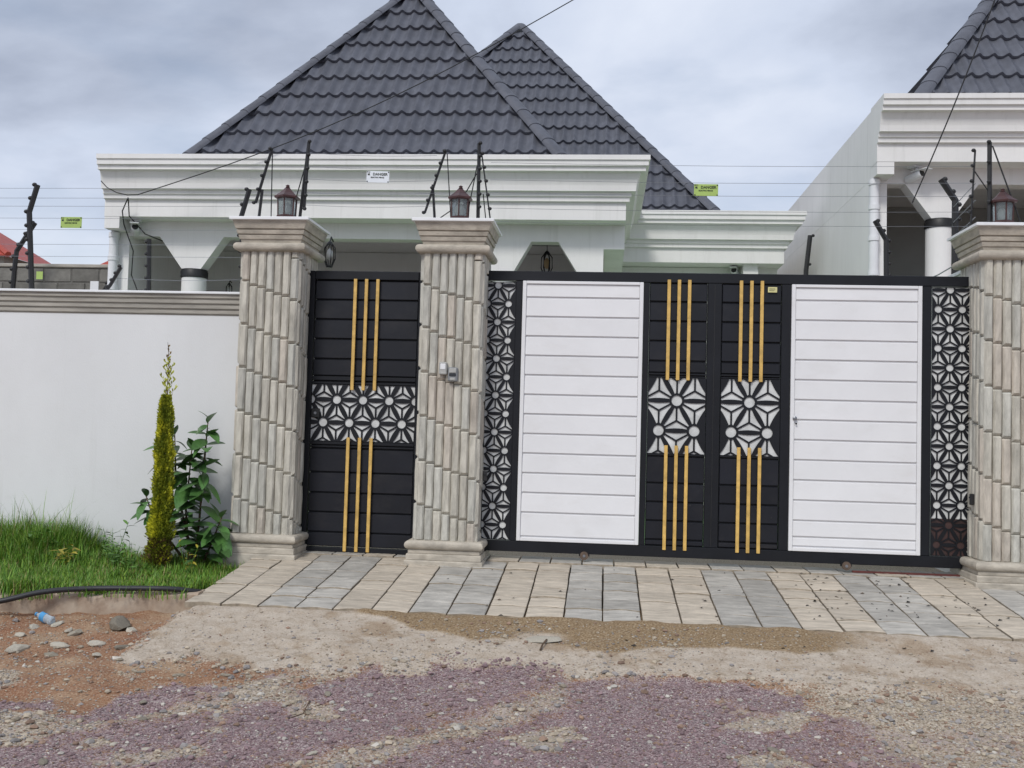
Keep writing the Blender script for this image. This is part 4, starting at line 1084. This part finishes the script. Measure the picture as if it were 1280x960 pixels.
LEAFYEL = mat('leaf_yellow', (.30, .26, .03), .5, .3, 14, .1, 40, rand=.25)
LEAFY2 = [m.copy() for m in LEAFY]
for _l in LEAFY: _l.materials.append(LEAFYM)
for _l in LEAFY2: _l.materials.append(LEAFYEL)
def leaf(parent, meshes, p, az, pitch, L, r):
    o = link('leaf', meshes[r.randrange(len(meshes))], None, parent, p)
    # local +Y is the leaf direction
    o.rotation_euler = (pitch, r.uniform(-.4, .4), az-math.pi/2); o.scale = (L, L, L); return o
def make_shrub():
    t = empty('leafy_shrub', (-2.40, -.34, -.22), 'dark green broad leaved shrub between cypress and left pillar', 'shrub'); r = random.Random(9)
    stems = [[(0, 0, 0), (.03, 0, .45), (.05, 0, .9), (.07, 0, 1.27)], [(-.05, .02, 0), (-.10, .02, .5), (-.06, 0, 1.05)], [(.05, 0, 0), (.16, -.03, .25), (.24, -.04, .46)], [(-.1, 0, .1), (-.35, -.02, .4), (-.44, -.02, .62)], [(0, 0, .05), (-.2, .03, .7), (-.24, .05, 1.15)]]
    for s in stems:
        st = MB().tube(s, [.012]+[.009]*(len(s)-2)+[.004], 6).build('stem', BARK, t, smooth='all')
    spots = [(0, 44, .12, 1.0), (1, 34, .15, 1.0), (2, 26, .15, 1.0), (3, 16, .5, 1.0), (4, 20, .3, 1.0)]
    for si, n, t0, t1 in spots:
        P = [Vector(p) for p in stems[si]]
        for k in range(n):
            f = (t0+(t1-t0)*(k+.5)/n)*(len(P)-1); i = min(int(f), len(P)-2); p = P[i].lerp(P[i+1], f-i)
            az = 2.4*k+r.uniform(-.4, .4)+si
            if math.sin(az) > .55 and r.random() < .6: az = -az
            L = r.uniform(.15, .26)*(1.0 if si != 3 else .72)*(1 if k < n-3 else .7)
            leaf(t, LEAVES, p, az, r.uniform(-.35, .55) if k < n-2 else 1.0, L, r)
make_shrub()
def make_weed(loc, label, meshes, n, h, L, seed, name='weed_plant'):
    t = empty(name, loc, label, 'weed'); r = random.Random(seed)
    for s in range(3):
        a = s*2.1+seed; e = Vector((math.cos(a)*h*.3, math.sin(a)*h*.2, h*(1-.15*s)))
        MB().tube([(0, 0, 0), tuple(e*.5+Vector((0, 0, .02))), tuple(e)], [.004, .003, .002], 5).build('stem', LEAFYM, t)
        for k in range(n):
            f = .3+.7*k/n; leaf(t, meshes, e*f, 2.3*k+s, r.uniform(0, .9), L*r.uniform(.7, 1.2), r)
make_weed((-3.30, -.75, -.23), 'yellow leaved weed in the grass below the white wall', LEAFY2, 14, .24, .075, 1)
make_weed((-2.92, -.72, -.23), 'light green weed in the grass left of the cypress', LEAFY, 12, .34, .075, 2)
make_weed((-2.30, -.72, -.23), 'yellowish green weed at the foot of the dark shrub', LEAFY2, 7, .32, .06, 4)
make_weed((-3.05, -.45, -.23), 'tall light green weed close to the white wall between the two other weeds', LEAFY, 13, .40, .07, 7)
make_weed((-3.62, -.55, -.23), 'leafy green weed among the tall grass at far left', LEAFY, 12, .38, .08, 8)
make_weed((-2.72, -.85, -.23), 'small light green weed growing against the cypress trunk', LEAFY, 9, .30, .06, 5)

# ------------------------------------------------------------------ loose stones, bottle, litter
def rock_mesh(seed, n=34):
    r = random.Random(seed); bm = bmesh.new()
    for k in range(n):
        v = Vector((r.gauss(0, 1), r.gauss(0, 1), r.gauss(0, 1))).normalized(); bm.verts.new((v.x, v.y*.8, v.z*.55))
    res = bmesh.ops.convex_hull(bm, input=bm.verts); bmesh.ops.delete(bm, geom=[g for g in res['geom_interior'] if isinstance(g, bmesh.types.BMVert)], context='VERTS')
    me = bpy.data.meshes.new('stone'); bm.to_mesh(me); bm.free(); return me
RK = [rock_mesh(s) for s in range(6)]; RKP = [m.copy() for m in RK]
for m in RK: m.materials.append(ROCKM)
for m in RKP: m.materials.append(ROCKL)
def stone(x, y, s, pale, label, group=None, sc=(1, 1, 1), dz=0):
    o = link('loose_stone', (RKP if pale else RK)[rnd.randrange(6)], None, None, (x, y, ground_z(x, y)+s*.22*sc[2]+dz)); o.scale = (s*sc[0], s*sc[1], s*sc[2]); o.rotation_euler = (rnd.uniform(-.2, .2), rnd.uniform(-.2, .2), rnd.uniform(0, 6))
    return tag(o, label, 'stone', group)
stone(-2.22, -1.98, .11, False, 'large grey angular rock on red soil below the kerb', sc=(1.15, .8, .9), dz=.01)
stone(-2.10, -2.06, .055, True, 'pale flat stone right beside the large grey rock', sc=(1.2, .8, .6))
stone(.62, -2.06, .10, True, 'flat pinkish concrete lump in the brown mud strip', sc=(1.5, .9, .25))
G1 = 'pale rubble on the red soil below the kerb'
for x, y, s in ((-2.62, -2.05, .045), (-2.50, -2.12, .04), (-2.40, -2.22, .05), (-2.70, -2.35, .04), (-2.15, -2.42, .05), (-2.36, -2.48, .055), (-2.55, -2.62, .075), (-2.05, -2.60, .04), (-2.75, -2.1, .05), (-2.32, -2.62, .045), (-1.95, -2.48, .045), (-2.9, -2.5, .04)):
    stone(x, y, s, rnd.random() < .75, 'loose rubble stone scattered on the red soil below the kerb', G1, (1.2, .9, .7))
G2 = 'loose stones on the purple road'
for k in range(34):
    x = rnd.uniform(-1.7, 2.9); y = rnd.uniform(-4.4, -2.7); s = rnd.uniform(.014, .030)
    stone(x, y, s, rnd.random() < .55, 'loose stone lying on the purple crushed stone road', G2, (1.2, .9, .7))
def make_gravel():
    r = np.random.default_rng(4); V = []; F = []; C = []
    ph = (1+5**.5)/2
    oc = np.array([(-1, ph, 0), (1, ph, 0), (-1, -ph, 0), (1, -ph, 0), (0, -1, ph), (0, 1, ph), (0, -1, -ph), (0, 1, -ph), (ph, 0, -1), (ph, 0, 1), (-ph, 0, -1), (-ph, 0, 1)], float)/1.9
    of = [(0, 11, 5), (0, 5, 1), (0, 1, 7), (0, 7, 10), (0, 10, 11), (1, 5, 9), (5, 11, 4), (11, 10, 2), (10, 7, 6), (7, 1, 8), (3, 9, 4), (3, 4, 2), (3, 2, 6), (3, 6, 8), (3, 8, 9), (4, 9, 5), (2, 4, 11), (6, 2, 10), (8, 6, 7), (9, 8, 1)]
    n = 0; tries = 0
    while n < 44000 and tries < 150000:
        tries += 1
        y = -1.75-3.05*r.random()**.8; x = r.uniform(-3.3, 4.2)
        if abs(x-.8) > 2.9+.6*(y+4.6): continue
        con, mud, pur, trk = masks(x, y)
        p = .85*pur+.75*trk+.22*(1-con)+.20*mud+.15+(.7 if .15 < con < .85 else 0)
        if r.random() > p: continue
        s = (.0035+.0040*r.random()**2)*(1+1.1*(r.random() < .08)*(1+.6*trk))
        if r.random() < (.10 if .12 < con < .88 and x < 2.2 else .010): s = r.uniform(.009, .022)
        elif trk > .5 and x < 1.5: s *= 1.15
        v = oc*(1+.5*(r.random((12, 1))-.5))*np.array([1.25, .9, .62])+.25*(r.random((12, 3))-.5)
        a = r.uniform(0, 6.28); c_, s_ = math.cos(a), math.sin(a)
        v = v @ np.array([[c_, -s_, 0], [s_, c_, 0], [0, 0, 1]])*s
        v += np.array([x, y, ground_z(x, y)+s*.25]); b = len(V)*12
        V.append(v); F += [(b+i, b+j, b+k) for i, j, k in of]
        g = r.random(); d = .7+.6*r.random()
        if pur > .5 and g < .72: c = (.26*d, .18*d, .186*d)
        elif g < .5: c = (.40*d, .34*d, .26*d)
        elif g < .75: c = (.28*d, .26*d, .25*d)
        elif g < .9: c = (.27*d, .18*d, .13*d)
        else: c = (.46*d, .43*d, .38*d)
        C += [c]*12; n += 1
    tag(strip_mesh('gravel', np.concatenate(V), F, C, GRAVEL), 'fine purple and pale gravel strewn over the road', 'gravel', kind='stuff')
make_gravel()
def make_litter():
    r = random.Random(8); V = []; F = []; C = []
    for k in range(130):
        if k < 80: x = r.gauss(3.15, .55); y = r.uniform(-1.45, -.15)
        else: x = r.uniform(-.3, 3.9); y = r.uniform(-2.3, -.1)
        if x > 4.2 or x < -1.5: continue
        z = (paver_z(y)+.014) if y > -1.62 else ground_z(x, y)+.004
        a = r.uniform(0, 6.28); L = r.uniform(.006, .022); w = L*r.uniform(.3, .7); d = Vector((math.cos(a), math.sin(a), .1)); s = Vector((-math.sin(a), math.cos(a), .15))*w
        p = Vector((x, y, z)); b = len(V); V += [tuple(p-d*L), tuple(p-s+Vector((0, 0, .004))), tuple(p+d*L), tuple(p+s+Vector((0, 0, .006)))]; F += [(b, b+1, b+2), (b, b+2, b+3)]
        C += [(.02, .016, .012) if r.random() < .8 else (.10, .06, .03)]*4
    tag(strip_mesh('leaf_litter', V, F, C, GRASSM), 'dark dry leaf crumbs scattered on the driveway pavers', 'litter', kind='stuff')
make_litter()
t = empty('crushed_bottle', (-2.72, -2.02, ground_z(-2.72, -2.02)+.035), 'crushed clear plastic bottle with blue label on the soil by the hose', 'bottle'); t.rotation_euler = (R(0), R(82), R(152))
MB().lathe([(.024, -.085), (.034, -.075), (.030, -.03), (.034, 0), (.029, .03), (.033, .05), (.012, .088), (.012, .10)], 12, sx=1, sy=.72).build('body', PLASTIC, t, smooth=True)
MB().lathe([(.0345, -.005), (.0355, .0), (.032, .03), (.0345, .045)], 12, sx=1, sy=.74).build('label', BLUE, t, smooth=True)
MB().lathe([(.014, .098), (.014, .112)], 10).build('cap', BLUE, t)
def stick(pts, r, label): tag(MB().tube(pts, r, 5).build('stick', BARK), label, 'stick')
gz = ground_z
stick([(.63, -2.28, gz(.63, -2.28)+.008), (.64, -2.2, gz(.64, -2.2)+.02), (.66, -2.12, gz(.66, -2.12)+.02)], .006, 'short twig sticking out of the mud beside the flat concrete lump')
stick([(-.55, -3.55, gz(-.55, -3.55)+.01), (-.52, -3.4, gz(-.52, -3.4)+.02), (-.53, -3.25, gz(-.53, -3.25)+.01)], .003, 'thin pale straw on the purple gravel left of centre')
